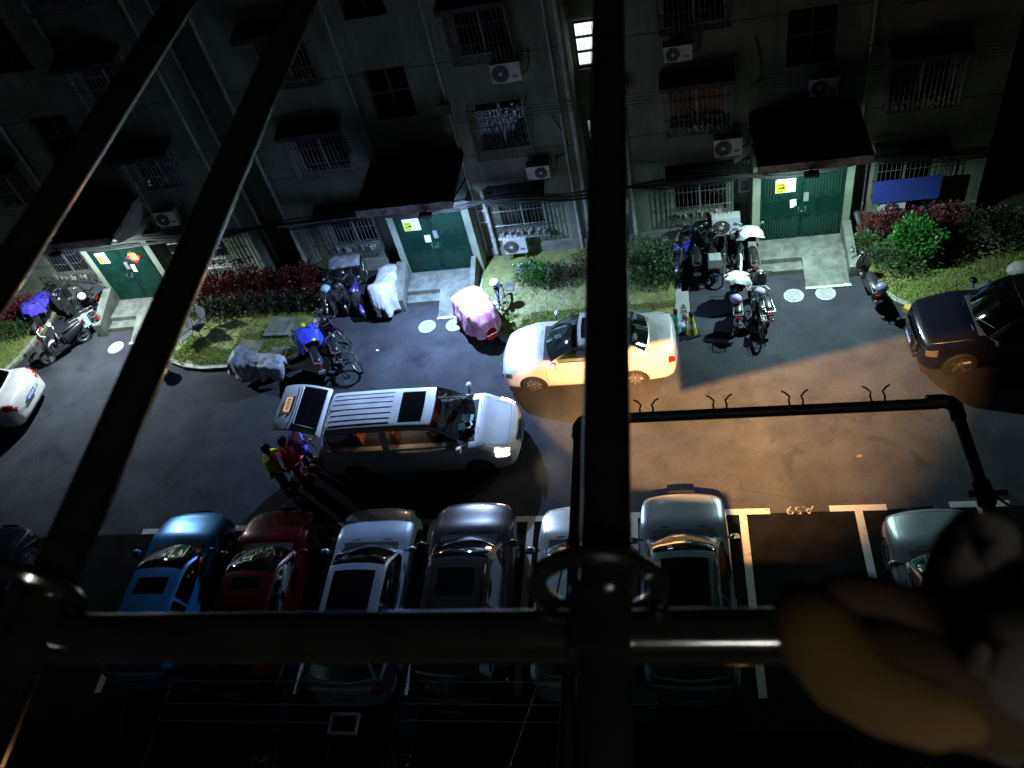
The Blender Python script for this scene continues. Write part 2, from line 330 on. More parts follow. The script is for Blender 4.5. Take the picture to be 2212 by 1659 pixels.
def wall(x0, x1, ops, z0=0., z1=17.2, name='wall'):
    xs = sorted({x0, x1, *[o[0] for o in ops], *[o[1] for o in ops]}); zs = sorted({z0, z1, *[o[2] for o in ops], *[o[3] for o in ops]})
    m = MB()
    for a, b in zip(xs, xs[1:]):
        for c, d in zip(zs, zs[1:]):
            mx_, mz = (a + b) / 2, (c + d) / 2
            if any(o[0] < mx_ < o[1] and o[2] < mz < o[3] for o in ops): continue
            m.quad((a, YW, c), (b, YW, c), (b, YW, d), (a, YW, d))
    for a, b, c, d in ops:
        e = YW + .22
        m.quad((a, YW, c), (a, e, c), (b, e, c), (b, YW, c)); m.quad((a, YW, d), (b, YW, d), (b, e, d), (a, e, d))
        m.quad((a, YW, c), (a, YW, d), (a, e, d), (a, e, c)); m.quad((b, YW, c), (b, e, c), (b, e, d), (b, YW, d))
    m.quad((x0, YW, z0), (x0, YW, z1), (x0, YW + 2.2, z1), (x0, YW + 2.2, z0)); m.quad((x1, YW, z0), (x1, YW + 2.2, z0), (x1, YW + 2.2, z1), (x1, YW, z1))
    w = P(m, name, wallm)
    for z in (3.66, 6.45, 9.23, 12.0):
        segs = [(x0, x1)]
        for o in ops:
            if o[2] < z < o[3]: segs = [s for a, b in segs for s in ((a, o[0]), (o[1], b)) if s[1] - s[0] > .05]
        for a, b in segs: P(MB().bx(a + .02, b - .02, YW - .004, YW + .02, z - .016, z + .016), 'wall_joint', M('joint', (.07, .07, .065), .9), w)
    P(MB().bx(x0 + .004, x1 - .004, YW - .05, YW + .02, 0, .42), 'plinth', plinth)
    return w
ZK = lambda k: .95 + 2.78 * k
cols = {'L': [(-20.4, -18.75), (-15.45, -13.75)], 'M': [(-10.35, -8.7), (-5.1, -3.55)], 'R': [(-.05, 1.62), (5.35, 7.0)]}
stair = {'L': (-17.6, -16.4), 'M': (-7.6, -6.5), 'R': (2.95, 4.1)}
span = {'L': (-24.5, -12.9), 'M': (-11.55, -2.33), 'R': (-1.28, 8.15)}
gates = {'L': (-17.98, -15.97), 'M': (-7.95, -5.84), 'R': (2.31, 4.54)}
def opening(x0, x1, z0, z1): return (x0 + .12, x1 - .12, z0 + .05, z1 - .05)
WIN = []
for s in 'LMR':
    ops = []
    for c_, (a, b) in enumerate(cols[s]):
        for k in range(4): ops.append(opening(a, b, ZK(k), ZK(k) + 1.5)); WIN.append((s, c_, k, a, b))
    for k in range(3): z = 5.1 + 2.78 * k; ops.append((stair[s][0], stair[s][1], z, z + 1.42))
    g0, g1 = gates[s]; ops.append((g0 + .05, g1 - .05, .25, 2.5))
    wall(*span[s], ops)
    for k in range(3):
        z = 5.1 + 2.78 * k; a, b = stair[s]
        fr = MB()
        for x in (a, (a + b) / 2, b): fr.bx(x - .025, x + .025, YW + .15, YW + .2, z, z + 1.42)
        for zz in (z, z + .7, z + 1.42): fr.bx(a, b, YW + .155, YW + .195, zz - .025, zz + .025)
        w = P(fr, 'stair_window', M('old_frame', (.06, .06, .06), .6))
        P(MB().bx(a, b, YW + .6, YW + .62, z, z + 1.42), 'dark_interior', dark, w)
# recess backs, with two lit stairwell windows
for a, b in ((-12.9, -11.55), (-2.33, -1.28)):
    P(MB().bx(a - .02, b + .02, YW + 1.3, YW + 1.4, 0, 17.2), 'recess_wall', wallm)
def lit_win(x0, x1, z0, z1, mat, y=YW + 1.3, n=3):
    f = MB()
    for x in (x0, x1): f.bx(x - .03, x + .03, y - .09, y - .03, z0, z1)
    for i in range(n + 1): z = lerp(z0, z1, i / n); f.bx(x0, x1, y - .085, y - .035, z - .03, z + .03)
    for i in range(1, 6): x = lerp(x0, x1, i / 6); f.bx(x - .006, x + .006, y - .12, y - .108, z0, z1)
    f.bx(x0 - .05, x1 + .05, y - .2, y - .01, z0 - .1, z0 - .04)
    w = P(f, 'recess_window', M('dark_frame', (.05, .05, .05), .5)); P(MB().bx(x0, x1, y - .02, y - .012, z0, z1), 'lit_pane', mat, w)
lit_win(-2.2, -1.5, 5.2, 6.4, litm); lit_win(-2.2, -1.5, 2.3, 3.6, M('dim_window_panel', (.7, .72, .75), .8, emit=(.9, .95, 1), es=.25, var=.3))
P(MB().bx(span['L'][0], span['R'][1], YW - .35, YW + 9, 17.2, 17.45), 'roof', plinth)
P(MB().bx(span['L'][0], span['R'][1], YW + 2.2, YW + 2.3, 0, 17.2), 'rear_wall', wallm)
def window(s, c_, k, a, b):
    z0, z1 = ZK(k), ZK(k) + 1.5; o = opening(a, b, z0, z1); y = YW + .12
    f = MB()
    for x in (o[0], (o[0] + o[1]) / 2, o[1]): f.bx(x - .03, x + .03, y - .03, y + .03, o[2], o[3])
    for z in (o[2], o[3]): f.bx(o[0], o[1], y - .025, y + .025, z - .03, z + .03)
    w = P(f, 'window', framem)
    P(MB().bx(o[0], (o[0] + o[1]) / 2 - .03, y - .004, y + .004, o[2], o[3]), 'pane', pane, w)
    P(MB().bx((o[0] + o[1]) / 2 + .03, o[1], y - .004, y + .004, o[2], o[3]), 'pane', pane, w)
    key = (s, c_, k)
    if key in (('M', 1, 1), ('M', 1, 0), ('R', 0, 1)):
        m = MB(); n = 24; mt = redcur if s == 'R' else curtain
        hw = .38 if key != ('M', 1, 0) else 1
        m.grid([[(lerp(o[0], lerp(o[0], o[1], hw), i / n), YW + .3 + .03 * math.sin(i * 1.9), z) for i in range(n + 1)] for z in (o[2], o[3])]); P(m, 'curtain', mt, w)
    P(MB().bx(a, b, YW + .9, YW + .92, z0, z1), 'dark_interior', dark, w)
    # projecting burglar cage
    dep = {0: .34, 1: .42}.get(c_, .4) if k else .36
    y0 = YW - dep; g = MB(); r = .011
    nb = 14
    for i in range(nb + 1):
        x = lerp(a, b, i / nb); g.tube([(x, y0, z0), (x, y0, z1)], r, 4)
    for x in (a, b):
        for j in range(1, 4): yy = lerp(YW, y0, j / 4); g.tube([(x, yy, z0), (x, yy, z1)], r * .8, 4)
    for z in ([z0, z0 + .5, z0 + 1.0, z1] if s != 'L' else [z0, z0 + .36, z0 + .75, z0 + 1.1, z1]):
        rr = .016; g.tube([(a, YW, z), (a, y0, z), (b, y0, z), (b, YW, z)], rr, 4)
    for i in range(8):
        yy = lerp(y0, YW, i / 8); g.tube([(a, yy, z0 + .004), (b, yy, z0 + .004)], r * .8, 4)
    if key == ('M', 1, 1):
        for i in range(nb):
            for j in range(5):
                z = z0 + .14 + .3 * j + (.15 if i % 2 else 0)
                if z < z1: g.tube([(lerp(a, b, i / nb), y0, z), (lerp(a, b, (i + 1) / nb), y0, z)], r, 4)
    P(g, 'grille', barm, w)
    # sheet awning on top
    if not (s == 'M' and c_ == 1 and k == 1):
        aw = MB(); n = 16; d2 = dep + .22
        rows = [[(lerp(a - .08, b + .08, i / n), lerp(YW, YW - d2, j), lerp(z1 + .16, z1 + .03, j) + (.012 if i % 2 else 0)) for i in range(n + 1)] for j in (0, 1)]
        aw.grid(rows); aw.grid([[(x, y_, z - .012) for x, y_, z in r_] for r_ in rows], flip=True)
        aw.bx(a - .08, b + .08, YW - d2 - .012, YW - d2 - .002, z1 - .1, z1 + .03)
        P(aw, 'awning', sheet, w)
    if k == 0 or (s, k) == ('R', 1):                    # pots and odds stored on the cage floor
        for i in range(7):
            pm = MB()
            x = lerp(a + .12, b - .12, (i + rnd.uniform(.1, .9)) / 7); h = rnd.uniform(.09, .2)
            pm.lathe([(.045, 0), (.065, h), (.055, h), (.05, h - .02), (.001, h - .02)], 10, (x, y0 + rnd.uniform(.09, .2), z0 + .014))
            P(pm, 'pot', M('clay_pots', (.3, .28, .25), .8, var=.6, scale=3), w, smooth=True)
    return w
for a in WIN: window(*a)
lw = MB()
for k in range(3): lw.bx(-14.32 + k * .14, -14.22 + k * .14, YW + .3, YW + .31, 1.55, 2.05)
P(lw, 'lit_blind', M('warm_room', (.8, .5, .2), .8, emit=(1, .5, .12), es=.9, var=.3))
# gates: framed leaves with rows of slats
def gate_leaf(x0, x1, z0, z1, y, solid=False):
    f = MB(); t = .045
    for x in (x0 + t / 2, x1 - t / 2): f.bx(x - t / 2, x + t / 2, y - .03, y + .03, z0, z1)
    za, zb = z0 + .78, z0 + 1.32
    for z in (z0 + t / 2, za, zb, z1 - t / 2): f.bx(x0 + t, x1 - t, y - .028, y + .028, z - t / 2, z + t / 2)
    leaf = P(f, 'gate_leaf', greenm)
    P(MB().bx(x0 + t, x1 - t, y + .012, y + .022, z0 + t, z1 - t), 'backing_panel', M('gate_back', (.004, .03, .02), .6), leaf)
    n = 13
    if not solid:
        lo = MB().bx(-.011, .011, -.022, .01, 0, za - z0 - t).mesh('slat', greenm); hi = MB().bx(-.011, .011, -.022, .01, 0, z1 - zb - t).mesh('slat', greenm)
        for i in range(n):
            x = lerp(x0 + t, x1 - t, (i + .5) / n)
            for me, z in ((lo, z0 + t), (hi, zb + t / 2)):
                o = link('slat', me, leaf); o.location = (x, y - YW, z)
        me = MB().bx(x0 + t, x1 - t, -.02, .01, -.011, .011).mesh('slat', greenm)
        for i in range(9):
            o = link('slat', me, leaf); o.location = (0, y - YW, lerp(za + .02, zb - .02, (i + .5) / 9))
        # meander brackets that tie slats in pairs
        for i in range(0, n - 2, 4):
            for z, sg in ((za - .09, 1), (z0 + .1, 1), (zb + .1, 1), (z1 - .12, 1)):
                xa, xb = lerp(x0 + t, x1 - t, (i + .5) / n), lerp(x0 + t, x1 - t, (i + 2.5) / n); P(MB().bx(xa, xb, y - .026, y + .008, z - .011, z + .011), 'slat_bracket', greenm, leaf)
    else:
        P(MB().bx(x0 + t, x1 - t, y - .012, y + .011, z0 + t, z1 - t), 'door_sheet', greenm, leaf)
        for i in range(9):
            P(MB().bx(x0 + .06, x1 - .06, y - .02, y - .0125, za + .05 + i * .05, za + .065 + i * .05), 'slat', greenm, leaf)
    return leaf
YG = 19.5
for s in 'LMR':
    a, b = gates[s]; c = (a + b) / 2
    gate_leaf(a + .05, c - .006, .31, 2.48, YG, s == 'L'); gate_leaf(c + .006, b - .05, .31, 2.48, YG, s == 'L')
    lk = MB().bx(c - .2, c + .2, YG - .045, YG - .031, 1.1, 1.42); P(lk, 'lock_plate', greenm)
    kk = MB()
    for x in (c - .09, c + .09): kk.tube([(x, YG - .05, 1.22), (x, YG - .1, 1.24), (x, YG - .1, 1.36), (x, YG - .05, 1.38)], .011, 6)
    kk.box((c, YG - .06, 1.24), (.05, .02, .05)); P(kk, 'pull_handle', steel)
    ic = MB().bx(c + .03, c + .16, YG - .06, YG - .031, 1.55, 1.82); P(ic, 'intercom', M('intercom', (.32, .33, .34), .4, metal=.5))
    # porch cheeks and lintel round the gate
    ch = MB(); ch.bx(a - .17, a + .05, YG, YW, 0, 2.62); ch.bx(b - .05, b + .17, YG, YW, 0, 2.62); ch.bx(a - .17, b + .17, YG + .002, YW - .002, 2.49, 2.75); P(ch, 'porch_wall', wallm)
    # canopy: thin corrugated roof on brackets with a stained fascia
    x0, x1 = {'L': (-18.0, -15.55), 'M': (-8.2, -5.55), 'R': (2.08, 4.72)}[s]
    cm_ = MB(); n = 60; yf = 17.95
    rows = [[(lerp(x0, x1, i / n), y_, 3.9 + (.035 if i % 3 == 0 else 0) - (.05 if y_ < 19 else 0)) for i in range(n + 1)] for y_ in (YW - .003, yf)]
    cm_.grid(rows, flip=True); cm_.bx(x0, x1, yf + .01, YW - .003, 3.74, 3.82)
    cn = P(cm_, 'canopy', sheet)
    fs = MB(); n = 40
    top = [3.9 + .03 * nz(i * .35, 2, x0) for i in range(n + 1)]
    fs.grid([[(lerp(x0, x1, i / n), yf - .06, 3.66) for i in range(n + 1)], [(lerp(x0, x1, i / n), yf - .06, top[i]) for i in range(n + 1)], [(lerp(x0, x1, i / n), yf + .05, top[i] + .02) for i in range(n + 1)], [(lerp(x0, x1, i / n), yf + .05, 3.66) for i in range(n + 1)]])
    P(fs, 'fascia', fascia, cn)
    br = MB()
    for x in (x0 + .1, x1 - .1): br.tube([(x, YW, 3.0), (x, yf + .1, 3.72)], .025, 5)
    P(br, 'bracket', M('rusty_bracket', (.06, .05, .045), .8), cn)
    # stored junk on the canopy edge
    for i in range(5): jm = MB().tube([(lerp(x0, x1, rnd.random()), yf + rnd.uniform(.2, .7), 3.96), (lerp(x0, x1, rnd.random()), yf + rnd.uniform(.1, .6), 4.02)], rnd.uniform(.008, .02), 5); P(jm, 'stored_stick', M('old_sticks', (.22, .21, .2), .8, var=.4), cn)
# drain pipes
for x, z0, z1, r, y in [(-2.72, .1, 17, .035, 20.13), (-2.42, .1, 17, .06, 20.1), (-8.05, 3.9, 17, .03, 20.13), (-5.62, .35, 17, .035, 20.12), (-5.3, .3, 2.6, .055, 20.05), (-1.1, .1, 17, .045, 20.12), (4.87, .3, 17, .035, 20.1), (5.12, .3, 2.3, .04, 20.08), (-12.98, .1, 17, .045, 20.1), (-12.84, .1, 17, .055, 20.95), (-15.5, 2.4, 17, .045, 20.12), (-11.45, .1, 17, .05, 20.12), (-18.45, 2.4, 17, .04, 20.12)]:
    m = MB().tube([(x, y, z0), (x, y, z1)], r, 10)
    for z in (.8, 2.2, 3.6, 5, 6.4, 7.8, 9.2):
        if z0 < z < z1: m.lathe([(r * 1.25, -.05), (r * 1.25, .05)], 10, (x, y, z)); m.box((x, y + .04, z), (.03, .1, .02))
    P(m, 'drain_pipe', pipem, smooth=True)
# house number plate
t = P(MB().bx(1.9, 2.16, YW - .03, YW - .004, 2.36, 2.6), 'number_plate', M('plate_blue', (.05, .06, .07), .5))
lettering('18', .2, white, t, Matrix.Translation((2.03, -.032, 2.48)) @ Matrix.Rotation(R(90), 4, 'X'))
# entrance steps
def steps(s, label, step_x, ramp_x, wl, wr):
    t = thing('entrance_steps', label, 'steps', ((step_x[0] + ramp_x[1]) / 2, 19.3, 0), 0, 'entrance steps below the green gates'); o = t.location
    def Q(mb, name, mat=conc): mb.v = [(x - o.x, y - o.y, z) for x, y, z in mb.v]; return mb.build(name, mat, t)
    Q(MB().bx(step_x[0], ramp_x[1], 18.64, YW - .06, 0, .3), 'platform')
    Q(MB().bx(step_x[0], step_x[1] - .004, 18.3, 18.637, 0, .15), 'step')
    m = MB(); a, b = ramp_x; y0, y1 = 17.72, 18.636
    m.add([(a, y0, .01), (b, y0, .01), (b, y1, .297), (a, y1, .297), (a, y0, 0), (b, y0, 0), (b, y1, 0), (a, y1, 0)], [(0, 1, 2, 3), (4, 5, 1, 0), (5, 6, 2, 1), (7, 4, 0, 3)]); Q(m, 'ramp')
    Q(MB().bx(a - .02, b + .03, 17.62, 17.718, 0, .03), 'ramp_edge', kerbm)
    for (x0, x1, h0, h1, yf) in (wl, wr):
        m = MB(); m.add([(x0, yf, 0), (x1, yf, 0), (x1, YG - .04, 0), (x0, YG - .04, 0), (x0, yf, h0), (x1, yf, h0), (x1, YG - .04, h1), (x0, YG - .04, h1)], [(3, 2, 1, 0), (4, 5, 6, 7), (0, 1, 5, 4), (1, 2, 6, 5), (2, 3, 7, 6), (3, 0, 4, 7)]); Q(m, 'side_wall')
steps('L', 'mossy concrete entrance platform with low wall below the left green gate', (-17.95, -17.0), (-17.0, -15.95), (-18.25, -17.96, .5, .85, 18.1), (-15.94, -15.65, .5, .85, 18.1))
steps('M', 'bluish lit concrete steps and ramp below the middle green gate', (-7.92, -6.9), (-6.9, -5.95), (-8.26, -7.94, .45, .8, 18.1), (-5.94, -5.8, .45, .75, 18.45))
steps('R', 'stained concrete steps and ramp below the right green gate', (2.22, 3.38), (3.38, 4.5), (1.98, 2.2, .45, .8, 18.1), (4.52, 4.74, .35, .75, 18.0))
# ------------------------------------------------------------------ things on the wall
acw = M('ac_white', (.5, .52, .52), .5, var=.12, scale=3); acd = M('ac_dark', (.02, .02, .022), .6)
def ac(label, x0, x1, z0, z1, y=19.78, fan=.32, rz=0, logo=None):
    w, h, d = x1 - x0, z1 - z0, .28
    t = thing('air_conditioner', label, 'air conditioner', ((x0 + x1) / 2, y + d / 2, z0), rz, 'outdoor air conditioner units')
    m = MB().box((0, 0, h / 2), (w, d, h)); m.bx(-w / 2 - .006, w / 2 + .006, -d / 2 - .006, d / 2 + .006, h - .02, h + .006); m.build('casing', acw, t)
    cx = -w / 2 + w * fan; r = h * .42; f = MB()
    f.lathe([(r, -d / 2 - .012), (r, -d / 2 - .002)], 28, (cx, 0, h / 2), 'Y'); f.build('fan_recess', acd, t)
    g = MB()
    for k in range(1, 7): g.tube([(cx + r * k / 6 * math.cos(a * .2618), -d / 2 - .016, h / 2 + r * k / 6 * math.sin(a * .2618)) for a in range(24)], .003, 4, closed=True)
    for k in range(4): a = k * .785; g.tube([(cx - r * math.cos(a), -d / 2 - .016, h / 2 - r * math.sin(a)), (cx + r * math.cos(a), -d / 2 - .016, h / 2 + r * math.sin(a))], .004, 4)
    g.build('fan_guard', M('ac_guard', (.16, .17, .17), .5), t)
    MB().lathe([(r * .24, -d / 2 - .022), (r * .24, -d / 2 - .014)], 16, (cx, 0, h / 2), 'Y').build('hub', acw, t)
    sx = w / 2 - w * .2
    if logo: MB().box((sx + .02, -d / 2 - .003, h * .62), (.12, .004, .1), ry=.5).build('emblem', M('logo_blue', (.02, .12, .4), .5), t)
    MB().box((sx, -d / 2 - .002, h * .3), (w * .2, .003, h * .14)).build('nameplate', M('ac_label', (.12, .13, .14), .5), t)
    b = MB()
    for x in (-w * .36, w * .36): b.bx(x - .02, x + .02, -d / 2 - .03, max(.1, YW - y - d / 2), -.04, -.001); b.bx(x - .018, x + .018, YW - y - d / 2 - .04 if z0 > 1 else -.05, YW - y - d / 2 - .004 if z0 > 1 else 0, -.3 if z0 > 1 else -min(z0, .3), -.04)
    b.build('bracket', M('ac_bracket', (.1, .1, .1), .7), t)
    p = MB().tube([(w / 2 + .01, 0, h * .3), (w / 2 + .12, .05, h * .25), (w / 2 + .2, .15, h * .6), (w / 2 + .22, YW - y - d / 2 - .02, h * 1.2)], .018, 6); p.build('hose', black, t, smooth=True)
    return t
ac('dark fronted air conditioner under the third floor barred window, left of the lit stairwell', -4.22, -3.47, 5.9, 6.42)
ac('small white air conditioner above the ground floor awning with the fan at its right', -3.85, -3.22, 2.95, 3.36, fan=.62)
ac('air conditioner half pale half dark, below the highest barred window right of the bar', .03, .7, 5.85, 6.25)
ac('air conditioner just under the brightly barred window on the right block', 1.17, 1.89, 3.0, 3.52)
ac('air conditioner high on the wall above the right gate canopy', 3.49, 4.15, 4.43, 4.9)
ac('white air conditioner low on the wall beside the green shrub', -4.98, -4.3, .42, .95)
ac('cream air conditioner with a blue emblem standing above the parked scooters', 1.07, 1.83, .5, 1.08, y=19.62, logo=1)
ac('round fan air conditioner below the blue panel over the red hedge', 5.55, 6.2, .55, .98, y=19.8, fan=.45)
ac('pale air conditioner hung beside the left gate canopy', -15.25, -14.6, 2.75, 3.25)
t = thing('water_tray', 'small white plastic box on the ground below the low air conditioner', 'box', (-4.4, 19.35, .1)); MB().box((0, 0, .09), (.42, .3, .18)).build('tub', acw, t); MB().box((0, -.02, .183), (.3, .16, .01)).build('slot', acd, t)
t = thing('tarp', 'crumpled pale tarpaulin hanging off the end of the left canopy', 'tarp', (-15.5, 19.0, 3.85))
m = MB(); m.grid([[(.06 + .09 * nz(j * .8, i * .5), -1.0 + i * .16, -(.25 + .35 * math.sin(i / 12 * 3.0)) * j / 6 + .02) for i in range(13)] for j in range(7)]); tm = M('tarp_cloth', (.5, .53, .57), .6, var=.2); nt = tm.node_tree; ts = nt.nodes.new('ShaderNodeBsdfTranslucent'); ts.inputs[0].default_value = (.6, .66, .72, 1); mx = nt.nodes.new('ShaderNodeMixShader'); mx.inputs[0].default_value = .5
nt.links.new(nt.nodes['Principled BSDF'].outputs[0], mx.inputs[1]); nt.links.new(ts.outputs[0], mx.inputs[2]); nt.links.new(mx.outputs[0], nt.nodes['Material Output'].inputs[0])
m.build('cloth', tm, t, smooth=True)
# blue panel on the right ground floor cage
tag(MB().bx(5.3, 6.98, 19.72, 19.76, 1.0, 1.72).build('blue_panel', M('blue_sheet', (.025, .05, .28), .6, var=.1)), 'flat blue sheet tied to the ground floor cage over the hedge', 'panel')
# posters, notices and frames
yel = M('poster_yellow', (.55, .62, .02), .6, var=.05); ink = M('ink', (.02, .02, .02), .6); paper = M('paper', (.62, .65, .62), .7, var=.05)
def poster(label, x, z, w, h, y=YG - .032, tilt=0.):
    t = thing('poster', label, 'poster', (x, y, z)); t.rotation_euler.y = tilt
    MB().box((0, 0, 0), (w, .004, h)).build('sheet', paper, t)
    MB().box((-w * .24, -.004, -h * .12), (w * .46, .003, h * .7)).build('yellow_block', yel, t)
    m = MB()
    for k in range(3): m.box((-w * .32 + k * w * .1, -.0065, h * .1), (w * .07, .002, h * .09))
    m.add([(-w * .44, -.0065, -h * .18), (-w * .04, -.0065, -h * .2), (-w * .04, -.0065, 0)], [(0, 1, 2)])
    for k in range(2): m.box((-w * .36 + k * w * .16, -.0065, -h * .36), (w * .08, .002, h * .06))
    m.box((w * .22, -.0065, h * .36), (w * .08, .002, h * .1)); m.box((w * .3, -.0065, h * .1), (w * .14, .002, h * .02)); tag(m.build('print', ink, t), kind='stuff')
poster('yellow and white poster on the middle green gate', -7.42, 2.1, .5, .42)
poster('yellow and white poster on the right green gate', 2.98, 2.1, .52, .44)
poster('narrow yellow and white poster on the left green gate', -17.55, 2.05, .36, .42)
for x, z, w, h, lab, tl in [(-7.07, 1.55, .18, .26, 'white paper notice on the middle gate below the poster', .05), (3.2, 1.5, .17, .27, 'white paper notice on the right gate below the poster', -.06), (-16.72, 1.55, .14, .3, 'white slip of paper on the left gate under the red diamond', .1)]:
    o = tag(MB().box((0, 0, 0), (w, .004, h)).build('notice', paper), lab, 'notice'); o.location = (x, YG - .036, z); o.rotation_euler.y = tl
t = thing('fortune_sign', 'red paper diamond with a gold character on the left gate', 'paper decoration', (-16.5, YG - .034, 1.98)); MB().box((0, 0, 0), (.36, .004, .36), ry=R(45)).build('diamond', M('red_paper', (.4, .015, .02), .6), t)
lettering('福', .32, M('gold_print', (.75, .55, .2), .5), t, Matrix.Translation((0, -.004, 0)) @ Matrix.Rotation(R(90), 4, 'X'))
for x, z, lab in [(-5.48, 1.62, 'framed notice board on the wall right of the middle gate'), (2.0, 1.75, 'framed notice board on the wall left of the right gate'), (-15.55, 1.75, 'framed notice board on the wall right of the left gate')]:
    t = thing('notice_board', lab, 'notice board', (x, YG + .1 if x > 0 else YW - .03, z)); t.location.y = YW - .03 if x != 2.0 else YW - .035
    MB().box((0, 0, 0), (.34, .04, .46)).build('frame', white, t); MB().box((0, -.022, 0), (.25, .01, .36)).build('board', M('board_grey', (.16, .17, .17), .5), t)
    m = MB()
    for k in range(6): m.box((rnd.uniform(-.06, .06), -.028, .13 - k * .05), (rnd.uniform(.06, .16), .003, .022))
    tag(m.build('print', ink, t), kind='stuff')
# cables
cab = M('cable', (.012, .012, .012), .5)
def cable(label, pts, r, grp, mat=cab, name='cable'):
    return tag(MB().tube(pts, r, 6).build(name, mat, None, smooth=True), label, 'cable', grp)
for i in range(11):
    ph = rnd.uniform(0, 6); yy = 19.45 + rnd.uniform(-.1, .12); zz = 2.62 + rnd.uniform(-.13, .13); amp = rnd.uniform(.02, .07); pts = []
    for k in range(90):
        x = -23.5 + k * .36; knot = math.exp(-min(abs(x - c0) for c0 in (-18.6, -12.2, -8.4, -5.2, -1.2, 1.9, 5.0)) ** 2 / .2)
        pts.append((x, lerp(yy, 19.5, knot * .8), lerp(zz + amp * math.sin(x * 1.1 + ph), 2.62, knot * .8) - .07 * math.sin((x + 5.2) * .62) ** 2))
    cable('black cable in the thick sagging bundle strung above the gates', pts, rnd.uniform(.008, .018), 'cables of the lower bundle along the block')
for i in range(4):
    pts = [(-24 + k * .5, 19.95 - .03 * i, 5.16 - i * .075 - .12 * abs(math.sin((-24 + k * .5 + 5.3) * .3)) ** 1.5) for k in range(65)]
    cable('thin black wire of the upper line crossing the wall between floors', pts, .007, 'wires of the upper line')
cable('pale conduit running past the middle canopy, lit from below', [(-11.2, 19.1, 2.78), (-9, 19.05, 2.86), (-7, 19.05, 2.9), (-5.5, 19.1, 2.95)], .016, None, pipem, 'conduit')
for (x, z, dx, lab) in [(-2.95, 4.6, .3, 'black hose hanging on the wall between the lit bars and the recess'), (2.2, 6.0, .16, 'black hose hanging left of the stair window on the right block'), (-8.55, 5.6, -.2, 'black loop of wire hanging beside the middle stair window')]:
    cable(lab, [(x, YW - .03, z), (x + dx * .5, YW - .04, z - .35), (x + dx, YW - .04, z - .8), (x + dx * .8, YW - .04, z - 1.15), (x - .1, YW - .03, z - 1.3)], .016, None, cab, 'hose')
for (x, z) in [(5.0, 5.35), (-5.65, 5.3), (-1.0, 5.2)]:
    t = thing('junction_box', {5.0: 'black wire clamp on the right drain pipe at the upper line', -5.65: 'black wire clamp by the upper left corner of the brightly barred window', -1.0: 'black wire clamp at the upper line beside the recess'}[x], 'clamp', (x, 20.0, z))
    MB().box((0, 0, 0), (.22, .12, .3)).build('housing', black, t); MB().tube([(-.12, 0, .1), (-.2, -.05, .16)], .02, 6).build('insulator', black, t)
# steel bin leaning pipe by the right gate
t = thing('flue_pipe', 'short thick metal pipe leaning by the right gate wall', 'pipe', (4.95, 19.3, .1)); MB().tube([(.12, -.1, .25), (-.1, .1, .95)], .075, 14).build('pipe', steel, t, smooth=True)
MB().tube([(.14, -.12, 0), (.13, -.11, .26)], .085, 12).build('foot', black, t)
# gate lamps: LED heads slung under each canopy edge
def gate_lamp(label, x, power, spill, colour, y=17.72, z=3.6):
    t = thing('gate_lamp', label, 'lamp', (x, y, z), 0, 'LED lamps under the canopies')
    MB().box((0, 0, .05), (.34, .2, .06)).build('head', M('lamp_head', (.1, .1, .1), .5), t)
    for k in range(5): MB().bx(-.16, .16, -.09 + k * .04, -.075 + k * .04, .081, .11).build('cooling_fin', MATS['lamp_head'], t)
    MB().box((0, 0, .012), (.28, .15, .008)).build('lens', M('led_' + str(round(x)), (.9, .9, .9), .3, emit=colour, es=12), t)
    MB().tube([(0, .08, .08), (0, .26, .16)], .02, 6).build('arm', MATS['lamp_head'], t)
    for e, size, blend, tilt in ((power, 166, 1., -31), (spill, 156, .5, -3)):          # thrown beam and sideways spill
        l = bpy.data.lights.new('gate_light', 'SPOT'); l.energy = e; l.color = colour; l.spot_size = R(size); l.spot_blend = blend; l.shadow_soft_size = .05
        o = link('gate_light', l, t); o.location = (0, -.02, -.02); o.rotation_euler = (R(tilt), 0, 0)
gate_lamp('LED lamp under the edge of the left canopy', -17.3, 1200, 1600, (.82, .95, 1.0))
gate_lamp('LED lamp under the edge of the middle canopy', -6.3, 3300, 1300, (.42, .62, 1.0))
gate_lamp('LED lamp under the edge of the right canopy', 3.3, 1250, 900, (.68, .98, .96))
# ------------------------------------------------------------------ cars
def crom(p0, p1, p2, p3, t):
    return 0.5 * ((2 * p1) + (p2 - p0) * t + (2 * p0 - 5 * p1 + 4 * p2 - p3) * t * t + (3 * p1 - p0 - 3 * p2 + p3) * t ** 3)
def interp(tab, x):                                      # smooth monotone-ish table lookup
    n = len(tab)
    for i in range(n - 1):
        if x <= tab[i + 1][0] or i == n - 2:
            a, b = tab[i], tab[i + 1]; t = min(1, max(0, (x - a[0]) / (b[0] - a[0]))); out = []
            for j in range(1, len(a)):
                h = b[0] - a[0]
                def sl(k):
                    if k <= 0 or k >= n - 1: return 0 if k <= 0 else 0
                    d1 = (tab[k][j] - tab[k - 1][j]) / (tab[k][0] - tab[k - 1][0]); d2 = (tab[k + 1][j] - tab[k][j]) / (tab[k + 1][0] - tab[k][0])
                    return 0 if d1 * d2 <= 0 else 2 * d1 * d2 / (d1 + d2)
                m0 = sl(i) if i > 0 else (b[j] - a[j]) / h; m1 = sl(i + 1) if i + 1 < n - 1 else (b[j] - a[j]) / h
                t2, t3 = t * t, t ** 3
                out.append((2 * t3 - 3 * t2 + 1) * a[j] + (t3 - 2 * t2 + t) * h * m0 + (-2 * t3 + 3 * t2) * b[j] + (t3 - t2) * h * m1)
            return out
SEC = [(0, 0), (.8, 0), (.965, .10), (1.0, .36), (.995, .60), (.965, .82), (.90, .94), (.5, .992), (0, 1.0)]
